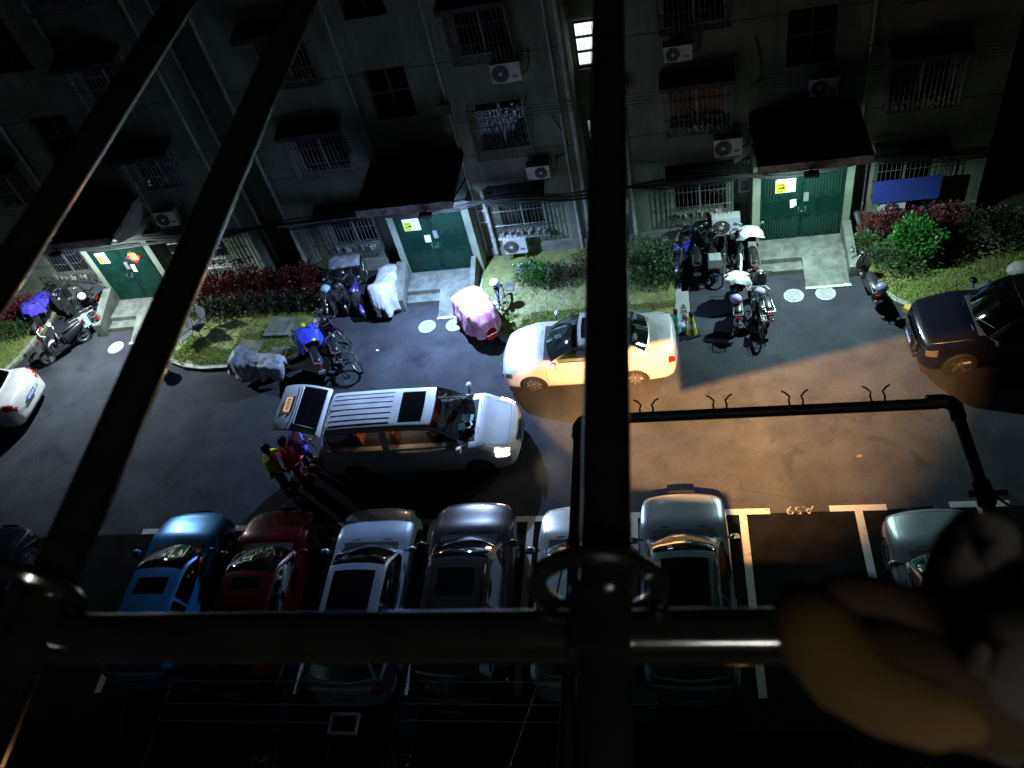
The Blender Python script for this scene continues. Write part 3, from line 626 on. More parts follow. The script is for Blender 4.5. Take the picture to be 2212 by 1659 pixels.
def car_stations(sp):
    zc, zn, zd, xc = sp['zc'], sp['zn'], sp['zd'], sp['xc']
    return [(0, .60 * zd, .66, .42), (.01, zd * .86, .80, .32), (.03, zd * .975, .89, .26), (.09, zd, .96, .2), (.2, lerp(zd, zc, .5), 1, .19), (.45, zc - .03, 1, .19), (xc - .05, zc - .02, 1, .19), (xc + .02, zc, .995, .19), (.87, lerp(zc, zn, .5), .975, .19), (.935, zn + .015, .935, .2), (.972, zn - .05, .86, .22), (.99, zn - .14, .76, .26), (1.0, zn - .24, .64, .36)]
tyre_m = M('tyre', (.012, .012, .012), .8, var=.2, scale=20, bump=.2, bscale=40)
rim_m = M('rim', (.5, .5, .52), .25, metal=.9, var=.05); rim_d = M('rim_dark', (.12, .12, .13), .3, metal=.8)
lamp_c = glass_mat('lamp_clear', (.75, .78, .8)); chrome = M('chrome', (.7, .7, .72), .08, metal=1, var=.03)
lamp_in = M('lamp_reflector', (.55, .56, .58), .15, metal=.8, var=.2, scale=30)
red_l = M('tail_red', (.35, .008, .008), .2, coat=.6, var=.2); trim = M('black_trim', (.012, .012, .014), .35, var=.1)
glass_d = glass_mat('car_glass', (.05, .06, .062)); glass_k = M('roof_glass', (.006, .006, .008), .05, spec=.6, var=.1)
seat_k = M('seat_dark', (.03, .03, .032), .8, var=.2); plate_b = M('plate_blue_car', (.02, .04, .35), .4, var=.05)
WH = {}
def wheel_mesh(r, spokes, dark_rim):
    k = (r, spokes, dark_rim)
    if k in WH: return WH[k]
    w = .21; t = MB(); ri = r * .68
    t.lathe([(ri, -w * .42), (r * .9, -w * .5), (r * .985, -w * .38), (r, -w * .15), (r, w * .15), (r * .985, w * .38), (r * .9, w * .5), (ri, w * .42)], 32, axis='Y', cap=False)
    m = MB(); m.lathe([(ri * 1.0, -w * .42), (ri * 1.01, w * .43), (ri * .95, w * .46), (ri * .9, w * .3), (ri * .3, w * .2), (.001, w * .2)], 32, axis='Y', cap=False)
    s = MB()
    for i in range(spokes):
        a = 2 * math.pi * i / spokes
        for da, wd in ((0, .028),):
            c, sn = math.cos(a + da), math.sin(a + da)
            p0, p1 = Vector((c * r * .08, w * .34, sn * r * .08)), Vector((c * ri * .95, w * .41, sn * ri * .95)); n = Vector((-sn, 0, c))
            s.add([p0 - n * wd * 1.1, p0 + n * wd * 1.1, p1 + n * wd * .7, p1 - n * wd * .7] + [q_ - Vector((0, .05, 0)) for q_ in (p0 - n * wd * 1.1, p0 + n * wd * 1.1, p1 + n * wd * .7, p1 - n * wd * .7)], [(0, 1, 2, 3), (0, 4, 5, 1), (2, 6, 7, 3), (1, 5, 6, 2), (3, 7, 4, 0)])
    s.lathe([(r * .12, w * .3), (r * .12, w * .4), (.001, w * .42)], 14, axis='Y')
    WH[k] = (t.mesh('tyre', tyre_m, True, 40), m.mesh('rim', rim_d, True, 40), s.mesh('spokes', rim_d if dark_rim else rim_m, False))
    return WH[k]
def car(label, sp, loc, rz):
    L, W = sp['L'], sp['W']; st = car_stations(sp)
    t = thing('car', label, sp.get('cat', 'car'), (loc[0], loc[1], 0), rz, sp.get('group'))
    pm = sp['paint']; X = lambda f: f * L - L / 2
    def S(u, v, off=0.):
        def raw(u, v):
            zt, wf, zb = interp(st, u); w = W / 2 * wf; h = zt - zb; sg = 1 if v <= 8 else -1; vv = v if v <= 8 else 16 - v
            i = min(7, int(vv)); f = vv - i
            p = [SEC[max(0, min(8, i + k))] for k in (-1, 0, 1, 2)]
            if i == 7: p[3] = (-.5, .992)
            if i == 0: p[0] = (-.8, 0)
            y = crom(p[0][0], p[1][0], p[2][0], p[3][0], f) * w; z = zb + crom(p[0][1], p[1][1], p[2][1], p[3][1], f) * h
            bow = .10 * (max(0, u - .9) / .1) ** 2 - .07 * (max(0, .08 - u) / .08) ** 2
            return Vector((X(u) - bow * (y / (W / 2)) ** 2 * 1.6, sg * y, z))
        p = raw(u, v)
        if off:
            a = raw(min(1, u + .004), v) - raw(max(0, u - .004), v); b = raw(u, v + .04) - raw(u, v - .04); n = a.cross(b)
            if n.length > 1e-9:
                n.normalize()
                if n.dot(p - Vector((p.x * .6, 0, .55))) < 0: n = -n
                p = p + n * off
        return p
    us = sorted({*[i / 40 for i in range(41)], .005, .01, .02, .035, .06, .935, .96, .972, .98, .99, .995}); vs_ = [i / 3 for i in range(48)]
    m = MB(); m.grid([[S(u, v) for v in vs_] for u in us], closed=True, flip=True)
    n = len(vs_); m.f.append(tuple(range(n))); m.mi.append(0); o_ = (len(us) - 1) * n; m.f.append(tuple(o_ + k for k in range(n))[::-1]); m.mi.append(0)
    body = m.build('body', [pm, trim], t, smooth=True, auto=45)
    # wheel arches
    r = sp.get('r', .33); xf = L / 2 - sp['fo']; xr = xf - sp['wb']; cut = MB()
    for x in (xf, xr):
        for sg in (1, -1): cut.lathe([(r + .045, W * .27), (r + .045, W * .62)] if sg > 0 else [(r + .045, -W * .62), (r + .045, -W * .27)], 28, (x, 0, r), 'Y')
    cut_o = cut.build('cutter', trim, None)
    bm = body.modifiers.new('b', 'BOOLEAN'); bm.object = cut_o; bm.operation = 'DIFFERENCE'; bm.solver = 'EXACT'
    lo = body.matrix_local.copy(); body.parent = None; bpy.context.view_layer.update()
    me = bpy.data.meshes.new_from_object(body.evaluated_get(bpy.context.evaluated_depsgraph_get())); body.modifiers.clear(); body.data = me; body.parent = t
    bpy.data.objects.remove(cut_o)
    me.materials.clear(); me.materials.append(pm); me.materials.append(trim)
    for p in me.polygons:
        c = p.center; p.material_index = 0
        for x in (xf, xr):
            if math.hypot(c.x - x, c.z - r) < r + .043 and abs(c.y) < W / 2 * .985: p.material_index = 1
        if c.z < .215: p.material_index = 1
        p.use_smooth = True
    me.set_sharp_from_angle(angle=R(38))
    def patch(name, mat, u0, u1, v0, v1, nu=6, nv=6, off=.005, par=t, shape=None):
        rows = [[S(lerp(u0, u1, i / nu), lerp(v0, v1, j / nv), off) for j in range(nv + 1)] for i in range(nu + 1)]
        b = MB(); b.grid(rows); return b.build(name, mat, par, smooth=True)
    def line(name, pts, rad=.004, mat=trim, par=t): return MB().tube([S(u, v, .0005) for u, v in pts], rad, 4).build(name, mat, par)
    # greenhouse
    xc, xa, xb, xd = (sp[k] for k in ('xc', 'xa', 'xb', 'xd')); zr, zc, zd = sp['zr'], sp['zc'] - .05, sp.get('zg', sp['zd']) - .05
    xm = (xa + xb) / 2
    sA, sC = .3, .72
    top = [(0, xc, zc), (.12, lerp(xc, xa, .42), lerp(zc, zr, .48)), (.24, lerp(xc, xa, .82), lerp(zc, zr, .86)), (sA, xa, zr - .035), (.36, lerp(xa, xm, .3), zr - .012), (.52, xm, zr), (.66, lerp(xm, xb, .75), zr - .02), (sC, xb, zr - .05), (.79, lerp(xb, xd, .25), lerp(zr, zd, .17)), (.9, lerp(xb, xd, .65), lerp(zr, zd, .6)), (1, xd, zd)]
    wB = [(0, .80), (.15, .86), (.35, .895), (.55, .90), (.72, .88), (.88, .84), (1, .78 if sp['type'] == 'sedan' else .82)]
    wr = sp.get('wr', .68)
    HS = [(0, 0, 0, 1), (.22, .40, .006, 1), (.45, .75, .022, 1), (.58, .90, .04, 1), (.66, .97, .065, 1)]
    def G(s, tt, off=0.):
        def raw(s, tt):
            x, z = interp(top, s); wb = interp(wB, s)[0] * W / 2; zb_ = lerp(zc, zd, s); k = max(0, min(1, (z - zb_) / (zr - zb_)))
            wt = lerp(wb, min(wb, wr * W / 2), k); a = abs(tt); sg = 1 if tt >= 0 else -1; cr = .3 + .7 * k
            if a <= .66:
                yf, dz = interp([(h[0], h[1], h[2]) for h in HS], a); y = yf * wt; zz = z - dz * cr
            else:
                f = (a - .66) / .34; z1 = z - .065 * cr; zz = lerp(z1, zb_, f); y = lerp(.97 * wt, wb, f ** .85)
            zz = max(zz, zb_ - .01); bw = -.34 * sp.get('bow', 1) * max(0, 1 - s / .5) ** 1.3 * (y / (W / 2)) ** 2 + (.2 * max(0, (s - .55) / .45) ** 1.3 * (y / (W / 2)) ** 2)
            return Vector((X(x) + bw * (1 if a <= .66 else 1), sg * y, zz))
        p = raw(s, tt)
        if off:
            a = raw(min(1, s + .004), tt) - raw(max(0, s - .004), tt); b = raw(s, tt + .01) - raw(s, tt - .01); n = a.cross(b)
            if n.length > 1e-9:
                n.normalize(); n = n if n.dot(p - Vector((X(xm), 0, zc - .3))) > 0 else -n; p = p + n * off
        return p
    sB = .50; d_end = .70 if sp['type'] == 'sedan' else (.86 if sp['type'] != 'hatch' else .80)
    w_s = [.012, .288]; r_s = [.755, .965]
    regs = [('windshield', w_s[0], w_s[1], -.615, .615), ('rear_window', r_s[0], r_s[1], -.56, .56)]
    for sg in (1, -1):
        regs.append(('side_window', .07, sB - .012, sg * .70, sg * .965)); regs.append(('side_window', sB + .012, d_end, sg * .70, sg * .965))
    if sp.get('open_tail'): regs[1] = ('tail_opening', .745, 1.0, -.6, .6)
    sl = sorted({*[i / 32 for i in range(33)], *[a for q_ in regs for a in q_[1:3]], sA, sC}); tl = sorted({*[i / 14 for i in range(-14, 15)], -.66, .66, *[a for q_ in regs for a in q_[3:5]]})
    gh = MB(); parts = [MB() for _ in regs]
    for i in range(len(sl) - 1):
        for j in range(len(tl) - 1):
            sm, tm = (sl[i] + sl[i + 1]) / 2, (tl[j] + tl[j + 1]) / 2
            dst = gh
            for k, q_ in enumerate(regs):
                if q_[1] < sm < q_[2] and min(q_[3:5]) < tm < max(q_[3:5]): dst = parts[k]
            dst.add([G(sl[i], tl[j]), G(sl[i + 1], tl[j]), G(sl[i + 1], tl[j + 1]), G(sl[i], tl[j + 1])], [(0, 1, 2, 3)])
    def weld(o):
        b = bmesh.new(); b.from_mesh(o.data); bmesh.ops.remove_doubles(b, verts=b.verts, dist=.0004); b.to_mesh(o.data); b.free()
        o.data.polygons.foreach_set('use_smooth', [True] * len(o.data.polygons)); o.data.set_sharp_from_angle(angle=R(50))
    roof = gh.build('roof', pm, t, smooth=True); weld(roof)
    gm = sp.get('glass', glass_d)
    for q_, pp in zip(regs, parts):
        if q_[0] == 'tail_opening' or not pp.f: continue
        g_ = pp.build(q_[0], gm, t, smooth=True); weld(g_)
        a0, a1, b0, b1 = q_[1:]; N = 10
        edge = [G(lerp(a0, a1, i / N), b0, .002) for i in range(N)] + [G(a1, lerp(b0, b1, i / N), .002) for i in range(N)] + [G(lerp(a1, a0, i / N), b1, .002) for i in range(N)] + [G(a0, lerp(b1, b0, i / N), .002) for i in range(N)]
        MB().tube(edge, .012 if q_[0] != 'side_window' else .009, 4, closed=True).build('seal', chrome if (sp.get('chrome') and q_[0] == 'side_window') else trim, g_)
    if sp.get('sunroof'):
        a0, a1, b = sp['sunroof']; rows = [[G(lerp(a0, a1, i / 10), lerp(-b, b, j / 8), .004) for j in range(9)] for i in range(11)]
        MB().grid(rows).build('sunroof', glass_k, roof, smooth=True)
        e = [G(lerp(a0, a1, i / 8), -b, .003) for i in range(8)] + [G(a1, lerp(-b, b, i / 8), .003) for i in range(8)] + [G(lerp(a1, a0, i / 8), b, .003) for i in range(8)] + [G(a0, lerp(b, -b, i / 8), .003) for i in range(8)]
        MB().tube(e, .006, 4, closed=True).build('sunroof_seal', trim, roof)
    if sp.get('ribs'):
        for k in range(7):
            tt = lerp(-.44, .44, k / 6); MB().tube([G(lerp(.47, .70, i / 10), tt, .001) for i in range(11)], .010, 4).build('roof_rib', sp.get('ribmat', pm), roof)
    if sp.get('rails'):
        for sg in (1, -1):
            MB().tube([G(.33, sg * .58, .0)] + [G(lerp(.345, .69, i / 10), sg * .585, .045) for i in range(11)] + [G(.705, sg * .58, 0)], .017, 6).build('roof_rail', chrome if sp['rails'] == 'chrome' else trim, roof, smooth=True)
    if sp.get('antenna', True): MB().tube([G(.70, 0, 0), G(.70, 0, .05) + Vector((-.05, 0, .02))], [.02, .006], 5).build('antenna', trim, roof)
    # cabin: deck, dashboard, seats
    rows = [[S(lerp(xd + .02, xc - .005, i / 10), lerp(6.6, 9.4, j / 6), .008) for j in range(7)] for i in range(11)]; cab_ = MB(); cab_.grid(rows)
    dx = X(lerp(xc, xa, .55)); cab_.box((dx, 0, zc + .045), (.34, W * .66, .1)); cab_.box((dx - .15, 0, zc + .09), (.12, W * .6, .06))
    inter = cab_.build('interior', seat_k, t)
    sw = MB().tube([(dx - .3 + .04 * math.sin(a * .524), W * .19 + .17 * math.cos(a * .524), zc + .08 + .15 * math.sin(a * .524)) for a in range(12)], .014, 5, closed=True); sw.build('steering_wheel', seat_k, inter)
    smat = sp.get('seat', seat_k)
    rows_x = sp.get('seats', (xa - .10, xa - .30))
    for x in rows_x:
        for y in (W * .2, -W * .2):
            s = MB(); h = min(.42, zr - zc - .16); s.box((X(x), y, zc + h * .4), (.14, .46, h * .8), ry=-.18, taper=.86); s.box((X(x) - .06, y, zc + h * .93), (.09, .25, .14), ry=-.12, taper=.85)
            s.build('seat', smat, t, smooth=True, auto=50)
    for (x, y, w_, d_, c_) in sp.get('papers', ()):
        MB().box((X(x), y, zc + .13), (w_, d_, .004), rz=c_).build('paper', M('teal_paper', (.2, .5, .5), .7) if w_ > .2 else paper, inter)
    # lights, grille, bumper details
    hv = sp.get('hl', (.925, .982, 4.35, 5.75))
    for sg in (1, -1):
        f = (lambda v: v) if sg > 0 else (lambda v: 16 - v)
        h = patch('headlight', sp.get('hlmat', lamp_in), hv[0], hv[1], f(hv[2]), f(hv[3]), off=.004); patch('lens', lamp_c, hv[0] - .002, hv[1] + .001, f(hv[2] - .05), f(hv[3] + .05), off=.012, par=h)
        tv = sp.get('tl', (.006, .05, 4.3, 5.7)); patch('taillight', red_l, tv[0], tv[1], f(tv[2]), f(tv[3]), off=.006)
        line('hood_seam', [(lerp(xc + .01, .955, i / 10), f(lerp(6.35, 6.5, i / 10))) for i in range(11)])
        for u in (xc - .02, lerp(xa, xb, .5) - .01, max(xb - .02, .2)):
            line('door_seam', [(u, f(lerp(2.3, 5.9, i / 8))) for i in range(9)])
        for u in (lerp(xa, xb, .5) + .03, max(xb - .02, .2) + .03):
            a, b = S(u - .0, f(4.9), .025), S(u + .035, f(4.9), .025); MB().tube([S(u - .004, f(4.9)), a, b, S(u + .039, f(4.9))], .011, 5).build('door_handle', chrome if sp.get('chrome') else pm, t)
        # mirror
        mx_ = X(lerp(xc, xa, .32)); my = sg * (W / 2 * .95); mb = MB().ell((mx_ - .02, my + sg * .13, zc + .13), (.075, .11, .07), 14, 8); mr = mb.build('mirror', pm, t, smooth=True)
        MB().tube([(mx_, my - sg * .06, zc + .06), (mx_, my + sg * .06, zc + .1)], .025, 6).build('mirror_arm', trim, mr)
        MB().box((mx_ - .095, my + sg * .135, zc + .13), (.006, .17, .1)).build('mirror_glass', chrome, mr)
        for x, front in ((xf, 1), (xr, 0)):
            ty, rm, spk = wheel_mesh(r, sp.get('spokes', 7), sp.get('dark_rim', False))
            w_ = link('wheel', ty, t, (x, sg * (W / 2 - .115), r)); w_.rotation_euler = (0, rnd.uniform(0, 3), 0 if sg > 0 else math.pi)
            link('rim', rm, w_); link('spokes', spk, w_)
        line('wiper', [(xc + .006, f(7.0)), (xc + .012, f(7.4))], .005)
        w0, w1 = G(.03, sg * .1, .014), G(.07, sg * .5, .014); MB().tube([w0, w1], .006, 4).build('wiper', trim, t)
    line('hood_front_seam', [(.957, lerp(6.5, 9.5, i / 10)) for i in range(11)])
    gz0, gz1, gw = sp.get('grille', (.45, .62, .5)); gx = L / 2 - .035
    g_ = MB(); rowsg = [[(gx + .05 - .12 * (y / (W / 2)) ** 2 * 1.3, y, z) for y in [lerp(-gw / 2, gw / 2, i / 12) * W / 1.8 * 1.0 for i in range(13)]] for z in (gz0, gz1)]
    g_.grid(rowsg); gr = g_.build('grille', trim, t)
    if sp.get('grille_v'):
        for i in range(13): y = lerp(-gw / 2, gw / 2, i / 12); MB().bx(gx + .05 - .15 * (y / (W / 2)) ** 2, gx + .066 - .15 * (y / (W / 2)) ** 2, y - .009, y + .009, gz0, gz1).build('grille_slat', chrome, gr)
    else:
        for i in range(sp.get('ng', 4)):
            z = lerp(gz0 + .03, gz1 - .03, i / max(1, sp.get('ng', 4) - 1)); MB().tube([(gx + .058 - .156 * (y / (W / 2)) ** 2, y, z) for y in [lerp(-gw / 2, gw / 2, k / 8) for k in range(9)]], .009, 4).build('grille_slat', chrome, gr)
    if sp.get('grille_ring'):
        e = [(gx + .06 - .156 * (y / (W / 2)) ** 2, y, z) for y, z in ((-gw / 2, gz0 + .12), (-gw / 2, gz1 - .08), (-gw / 2 + .1, gz1), (0, gz1 + .01), (gw / 2 - .1, gz1), (gw / 2, gz1 - .08), (gw / 2, gz0 + .12), (gw / 2 - .14, gz0), (0, gz0 - .005), (-gw / 2 + .14, gz0))]; MB().tube(e, .016, 5, closed=True).build('grille_frame', chrome, gr)
    def plate(front, mat=plate_b, z=.46, txt='', tm=white):
        x = (L / 2 + .03 if front else -L / 2 - .028); sg = 1 if front else -1
        p = MB().box((x, 0, z), (.012, .44, .14)).build('number_plate', mat, t)
        b = MB()
        for i in range(7): b.box((x + sg * .008, lerp(-.17, .17, i / 6), z), (.003, .035, .08 if i % 3 else .07))
        b.build('plate_characters', tm, p)
    if sp.get('plates', True): plate(True, z=sp.get('pz', .44)); plate(False, z=sp.get('pzr', .75))
    lowg = MB(); lowg.box((L / 2 - .03, 0, .31), (.06, W * .5, .1), taper=.95); lowg.build('lower_intake', trim, t)
    return t, S, G, X
def paint_m(name, c, rough=.28, metal=.35): return M(name, c, rough, metal=metal, var=.09, coat=.8, scale=2.2)
SED = dict(type='sedan', L=4.55, W=1.78, zr=1.45, zc=1.0, zn=.76, zd=1.06, xc=.745, xa=.535, xb=.30, xd=.135, wb=2.6, fo=.86, r=.32)
SUV = dict(type='suv', L=4.55, W=1.84, zr=1.66, zc=1.08, zn=.90, zd=1.1, xc=.755, xa=.57, xb=.14, xd=.035, wb=2.66, fo=.86, r=.35, grille=(.55, .8, .55))
VAN = dict(type='van', L=5.1, W=1.86, zr=1.75, zc=1.12, zn=.86, zd=1.05, xc=.81, xa=.62, xb=.10, xd=.03, wb=3.1, fo=.98, r=.33)
HAT = dict(type='hatch', L=4.35, W=1.78, zr=1.46, zc=1.02, zn=.78, zd=1.05, xc=.75, xa=.54, xb=.17, xd=.04, wb=2.6, fo=.86, r=.32)
row = 'cars parked nose out in the marked bays'
car('white sedan with a dark sunroof parked along the lawn kerb', dict(SED, paint=paint_m('paint_white', (.64, .65, .64)), sunroof=(.33, .5, .34), spokes=9, papers=((.66, -.1, .18, .14, .3),), glass=glass_mat('clear_glass', (.55, .68, .68)), seat=M('seat_grey', (.2, .21, .23), .8), grille=(.42, .56, .5)), (-2.37, 15.4), math.pi)
car('black SUV with chrome slatted grille and four rings at the right edge', dict(SUV, L=5.05, W=1.97, zr=1.72, wb=3.0, fo=.93, r=.38, paint=paint_m('paint_black', (.006, .006, .012), .18, .2), grille=(.42, .82, .95), ng=6, grille_ring=True, spokes=5, papers=((.67, .15, .2, .1, 0), (.67, .32, .12, .16, 0)), cat='SUV', pz=.5), (7.92, 15.2), math.pi)
bk = bpy.data.objects['car.001']
for k in range(4):
    y = -.17 + k * .112; e = MB().tube([(2.56, y + .07 * math.cos(a * .3927), .68 + .07 * math.sin(a * .3927)) for a in range(16)], .008, 5, closed=True); e.build('emblem_ring', chrome, bk)
car('white car with dark tail lights cut off by the left edge', dict(SED, paint=MATS['paint_white'], tl=(.005, .075, 4.6, 6.1), zd=1.12), (-21.05, 15.1), math.pi)
car('black car in the bay at the far left edge', dict(SED, paint=MATS['paint_black'], group=row), (-17.15, 8.35), math.pi / 2)
car('bright blue car with a small dark sunroof in the parking row', dict(HAT, paint=paint_m('paint_blue', (.03, .23, .55), .3, .4), sunroof=(.36, .47, .36), group=row), (-11.75, 8.65), math.pi / 2)
car('dark red car parked between the blue car and the pale blue one', dict(SED, paint=paint_m('paint_red', (.085, .004, .007), .25, .4), sunroof=(.36, .47, .34), group=row), (-9.5, 8.55), math.pi / 2)
car('pale blue SUV with a long black panoramic roof in the parking row', dict(SUV, zr=1.6, zc=1.06, zn=.88, paint=paint_m('paint_pale', (.42, .53, .66), .3, .3), sunroof=(.335, .66, .43), group=row, tl=(.006, .05, 4.3, 6.3)), (-6.98, 8.42), math.pi / 2)
car('dark grey brown van with bright roof rails in the parking row', dict(VAN, L=4.75, zr=1.68, zc=1.12, zn=.94, xc=.775, xa=.595, paint=paint_m('paint_taupe', (.065, .057, .062), .28, .5), sunroof=(.345, .46, .36), rails='chrome', wb=2.8, group=row, chrome=True), (-4.75, 8.35), math.pi / 2)
car('white car half hidden behind the vertical steel bar', dict(HAT, paint=MATS['paint_white'], glass=MATS['clear_glass'], group=row), (-2.4, 8.45), math.pi / 2)
car('silver grey SUV with roof rails and black glass roof in the parking row', dict(SUV, paint=paint_m('paint_silver', (.24, .29, .31), .28, .5), sunroof=(.335, .68, .42), rails='chrome', group=row, W=1.86), (-.2, 8.5), math.pi / 2)
car('silver sedan at the right end of the parking row behind the toy', dict(SED, paint=MATS['paint_silver'], group=row), (4.72, 8.0), math.pi / 2 + .06)
# the minivan with its tailgate up
vt, VS, VG, VX = car('silver minivan with open tailgate, ribbed roof and lit headlights', dict(VAN, paint=paint_m('paint_van', (.74, .76, .8), .4, .05), sunroof=(.335, .43, .42), ribs=True, open_tail=True, seat=M('seat_orange', (.42, .13, .035), .7, var=.2), seats=(.60, .42, .24), papers=((.755, -.28, .3, .2, .25), (.765, -.02, .28, .2, -.1), (.772, -.2, .17, .22, .5)), hl=(.90, .972, 4.5, 6.15), grille=(.5, .74, .62), grille_v=True, glass=glass_mat('van_glass', (.35, .38, .38)), cat='minivan', plates=False, ribmat=M('rib_grey', (.2, .21, .25), .4)), (-6.5, 12.88), 0)
hot = M('headlight_on', (1, .9, .75), .4, emit=(1, .74, .48), es=60)
for o in [c for c in vt.children if c.name.startswith('headlight')]:
    o.data.materials[0] = hot
tg = MB(); hx, hz = VX(.085), 1.72; n_ = 12
def TG(a, y): return Vector((hx - 1.12 * a, y * (1 - .06 * a), hz + .30 * math.sin(a * 2.0) + .02))   # the raised door, a = 0 at the hinge
def tg_patch(a0, a1, w0, w1, lift, th=.0):
    m = MB(); m.grid([[TG(lerp(a0, a1, i / 8), lerp(-1, 1, j / 8) * lerp(w0, w1, i / 8)) + Vector((0, 0, lift)) for j in range(9)] for i in range(9)], flip=True); return m
m = MB()
for lift, fl in ((0, True), (-.05, False)): m.grid([[TG(i / 12, lerp(-.74, .74, j / 12)) + Vector((0, 0, lift - .05 * (abs(j - 6) / 6) ** 4)) for j in range(13)] for i in range(13)], flip=fl)
gate_ = m.build('tailgate', MATS['paint_van'], vt, smooth=True)
tg_patch(.06, .52, .62, .6, .014).build('tailgate_window', glass_k, gate_, smooth=True)
e = [TG(a, y) + Vector((0, 0, .016)) for a, y in [(.05, -.63), (.05, 0), (.05, .63), (.3, .63), (.53, .61), (.53, 0), (.53, -.61), (.3, -.63)]]; MB().tube(e, .014, 5, closed=True).build('window_trim', MATS['paint_white'], gate_)
MB().box(TG(.76, 0) + Vector((0, 0, .02)), (.16, .44, .012), ry=.2).build('number_plate', M('plate_lit', (.75, .5, .3), .5, emit=(1, .6, .3), es=.5), gate_)
m = MB()
for i in range(6): m.box(TG(.76, lerp(-.16, .16, i / 5)) + Vector((0, 0, .03)), (.08, .03, .003), ry=.2)
m.build('plate_characters', M('plate_ink', (.3, .12, .05), .6), gate_)
MB().box(TG(.66, 0) + Vector((0, 0, .03)), (.04, .5, .03)).build('plate_bar', trim, gate_)
MB().tube([TG(.6, y) + Vector((0, 0, .018)) for y in (-.68, 0, .68)], .008, 4).build('seam', trim, gate_)
for sg in (1, -1):
    MB().tube([(VX(.03), sg * .72, 1.15), TG(.42, sg * .7) - Vector((0, 0, .05))], .012, 5).build('gas_strut', trim, vt)
dl = bpy.data.lights.new('cabin_light', 'POINT'); dl.energy = 26; dl.color = (1, .62, .35); dl.shadow_soft_size = .06
o = link('cabin_light', dl, vt); o.location = (VX(.42), 0, 1.6)
for sg in (1, -1):
    l = bpy.data.lights.new('headlamp_light', 'SPOT'); l.energy = 110; l.color = (1, .72, .45); l.spot_size = R(120); l.spot_blend = 1; l.shadow_soft_size = .05
    o = link('headlamp_light', l, vt); o.location = (VX(.985), sg * .72, .74); o.rotation_euler = (0, R(-80), 0)
# ------------------------------------------------------------------ near side: own building, drying racks, flood lamp
nb = thing('near_building', 'wall and sill of the dark apartment block the view is taken from', 'building', (0, -.45, 0))
m = MB(); m.bx(-26, 12, -.3, 0, 0, 15.3); m.build('wall', wallm, nb); m = MB(); m.bx(-26, 12, -.35, .06, 15.31, 15.4); m.build('sill', conc, nb)
rail_m = M('dark_steel', (.085, .085, .083), .16, metal=.9, var=.3, scale=40, coat=.8)
D = .48; ZR = CAM_H - D
rk = thing('drying_rack', 'shiny dark steel pole rack right outside the window in front of everything', 'drying rack', (0, 0, ZR))
def pole(name, pts, r, par=rk, mat=rail_m, n=20): return MB().tube(pts, r, n).build(name, mat, par, smooth=True)
RISE = .114                                               # the poles climb a little as they run out
def onrack(px, py):
    r = ray(px, py); k = D / (-r.z + RISE * r.y) ; return Vector((r.x * k, r.y * k, r.z * k + D))
for (a, b) in (((1306, 1560), (1314, 40)), ((110, 1270), (610, 100)), ((60, 520), (355, 60))):
    p, q_ = onrack(*a), onrack(*b); d = (q_ - p) / (q_.y - p.y)
    pole('outward_pole', [p + d * (.05 - p.y), p + d * (.5 - p.y), p + d * (1.0 - p.y), p + d * (1.75 - p.y)], .0158)
pole('cross_pole', [(-1.4, .223, .012), (0, .220, .012), (1.3, .216, .012)], .0158)
pole('cross_pole', [(-1.4, 1.75, .185), (1.3, 1.75, .185)], .0158)
for x in (-.057, -.445):
    m = MB().tube([(x + .036 * math.cos(a * .19635), .245, .025 + .036 * math.sin(a * .19635)) for a in range(32)], .0062, 10, closed=True); m.build('ring', rail_m, rk, smooth=True)
    m = MB().lathe([(.0175, -.02), (.0175, .02)], 20, (x, .222, .024), 'Y'); m.build('joint_sleeve', rail_m, rk, smooth=True)
# lower floor rack: black pipe frame with pairs of bent hooks
D2 = 2.6; k2 = thing('drying_rack', 'black pipe frame with pairs of bent hooks above the orange lit road', 'drying rack', (0, 0, CAM_H - D2))
bp = M('black_pipe', (.012, .011, .011), .5, var=.3)
xl, xr_, ye = -.158 * D2, .365 * D2, .815 * D2
def cpole(name, pts, r=.021): return MB().tube(pts, r, 12).build(name, bp, k2, smooth=True)
cpole('side_pipe', [(xl, -.4, 0), (xl, ye - .03, 0)]); cpole('side_pipe', [(xr_, -.4, 0), (xr_, ye - .05, 0)])
cpole('front_pipe', [(xl + .03, ye + .005, 0), (xr_ - .05, ye - .01, 0)])
for x in (xl, xr_):
    sg = 1 if x < 0 else -1
    MB().tube([(x, ye - .08, 0), (x, ye - .03, 0), (x + sg * .012, ye - .008, 0), (x + sg * .035, ye, 0), (x + sg * .09, ye, 0)], .027, 12).build('elbow', bp, k2, smooth=True)
MB().lathe([(.03, -.04), (.03, .04)], 14, (xr_, .66 * D2, 0), 'Y').build('clamp', bp, k2); MB().tube([(xr_ - .05, .66 * D2, .0), (xr_ + .07, .66 * D2, .0)], .012, 6).build('clamp_bolt', bp, k2)
for x in (-.057, .05, .157, .268):
    for sg in (-1, 1):
        x0 = x * D2 + sg * .022; y0 = ye + .012
        MB().tube([(x0, y0, .005), (x0 + sg * .004, y0 + .022, .01), (x0 - sg * .001, y0 + .04, .014), (x0 + sg * .014, y0 + .056, .02), (x0 + sg * .026, y0 + .062, .022)], .0038, 6).build('hook', bp, k2, smooth=True)
tag(MB().tube([(xr_, .66 * D2, CAM_H - D2 + .02), (1.25, 1.5, CAM_H - 2.7), (1.75, 1.0, CAM_H - 2.75)], .005, 5).build('wire', bp), 'thin black wire running off the black pipe frame to the right', 'wire')
tag(MB().tube([(xl, .78 * D2 - .3, CAM_H - D2), (-.58, 1.2, CAM_H - 2.95), (-.75, .75, CAM_H - 3.1)], .004, 5).build('wire', bp), 'thin black wire slanting across the white parked car', 'wire')
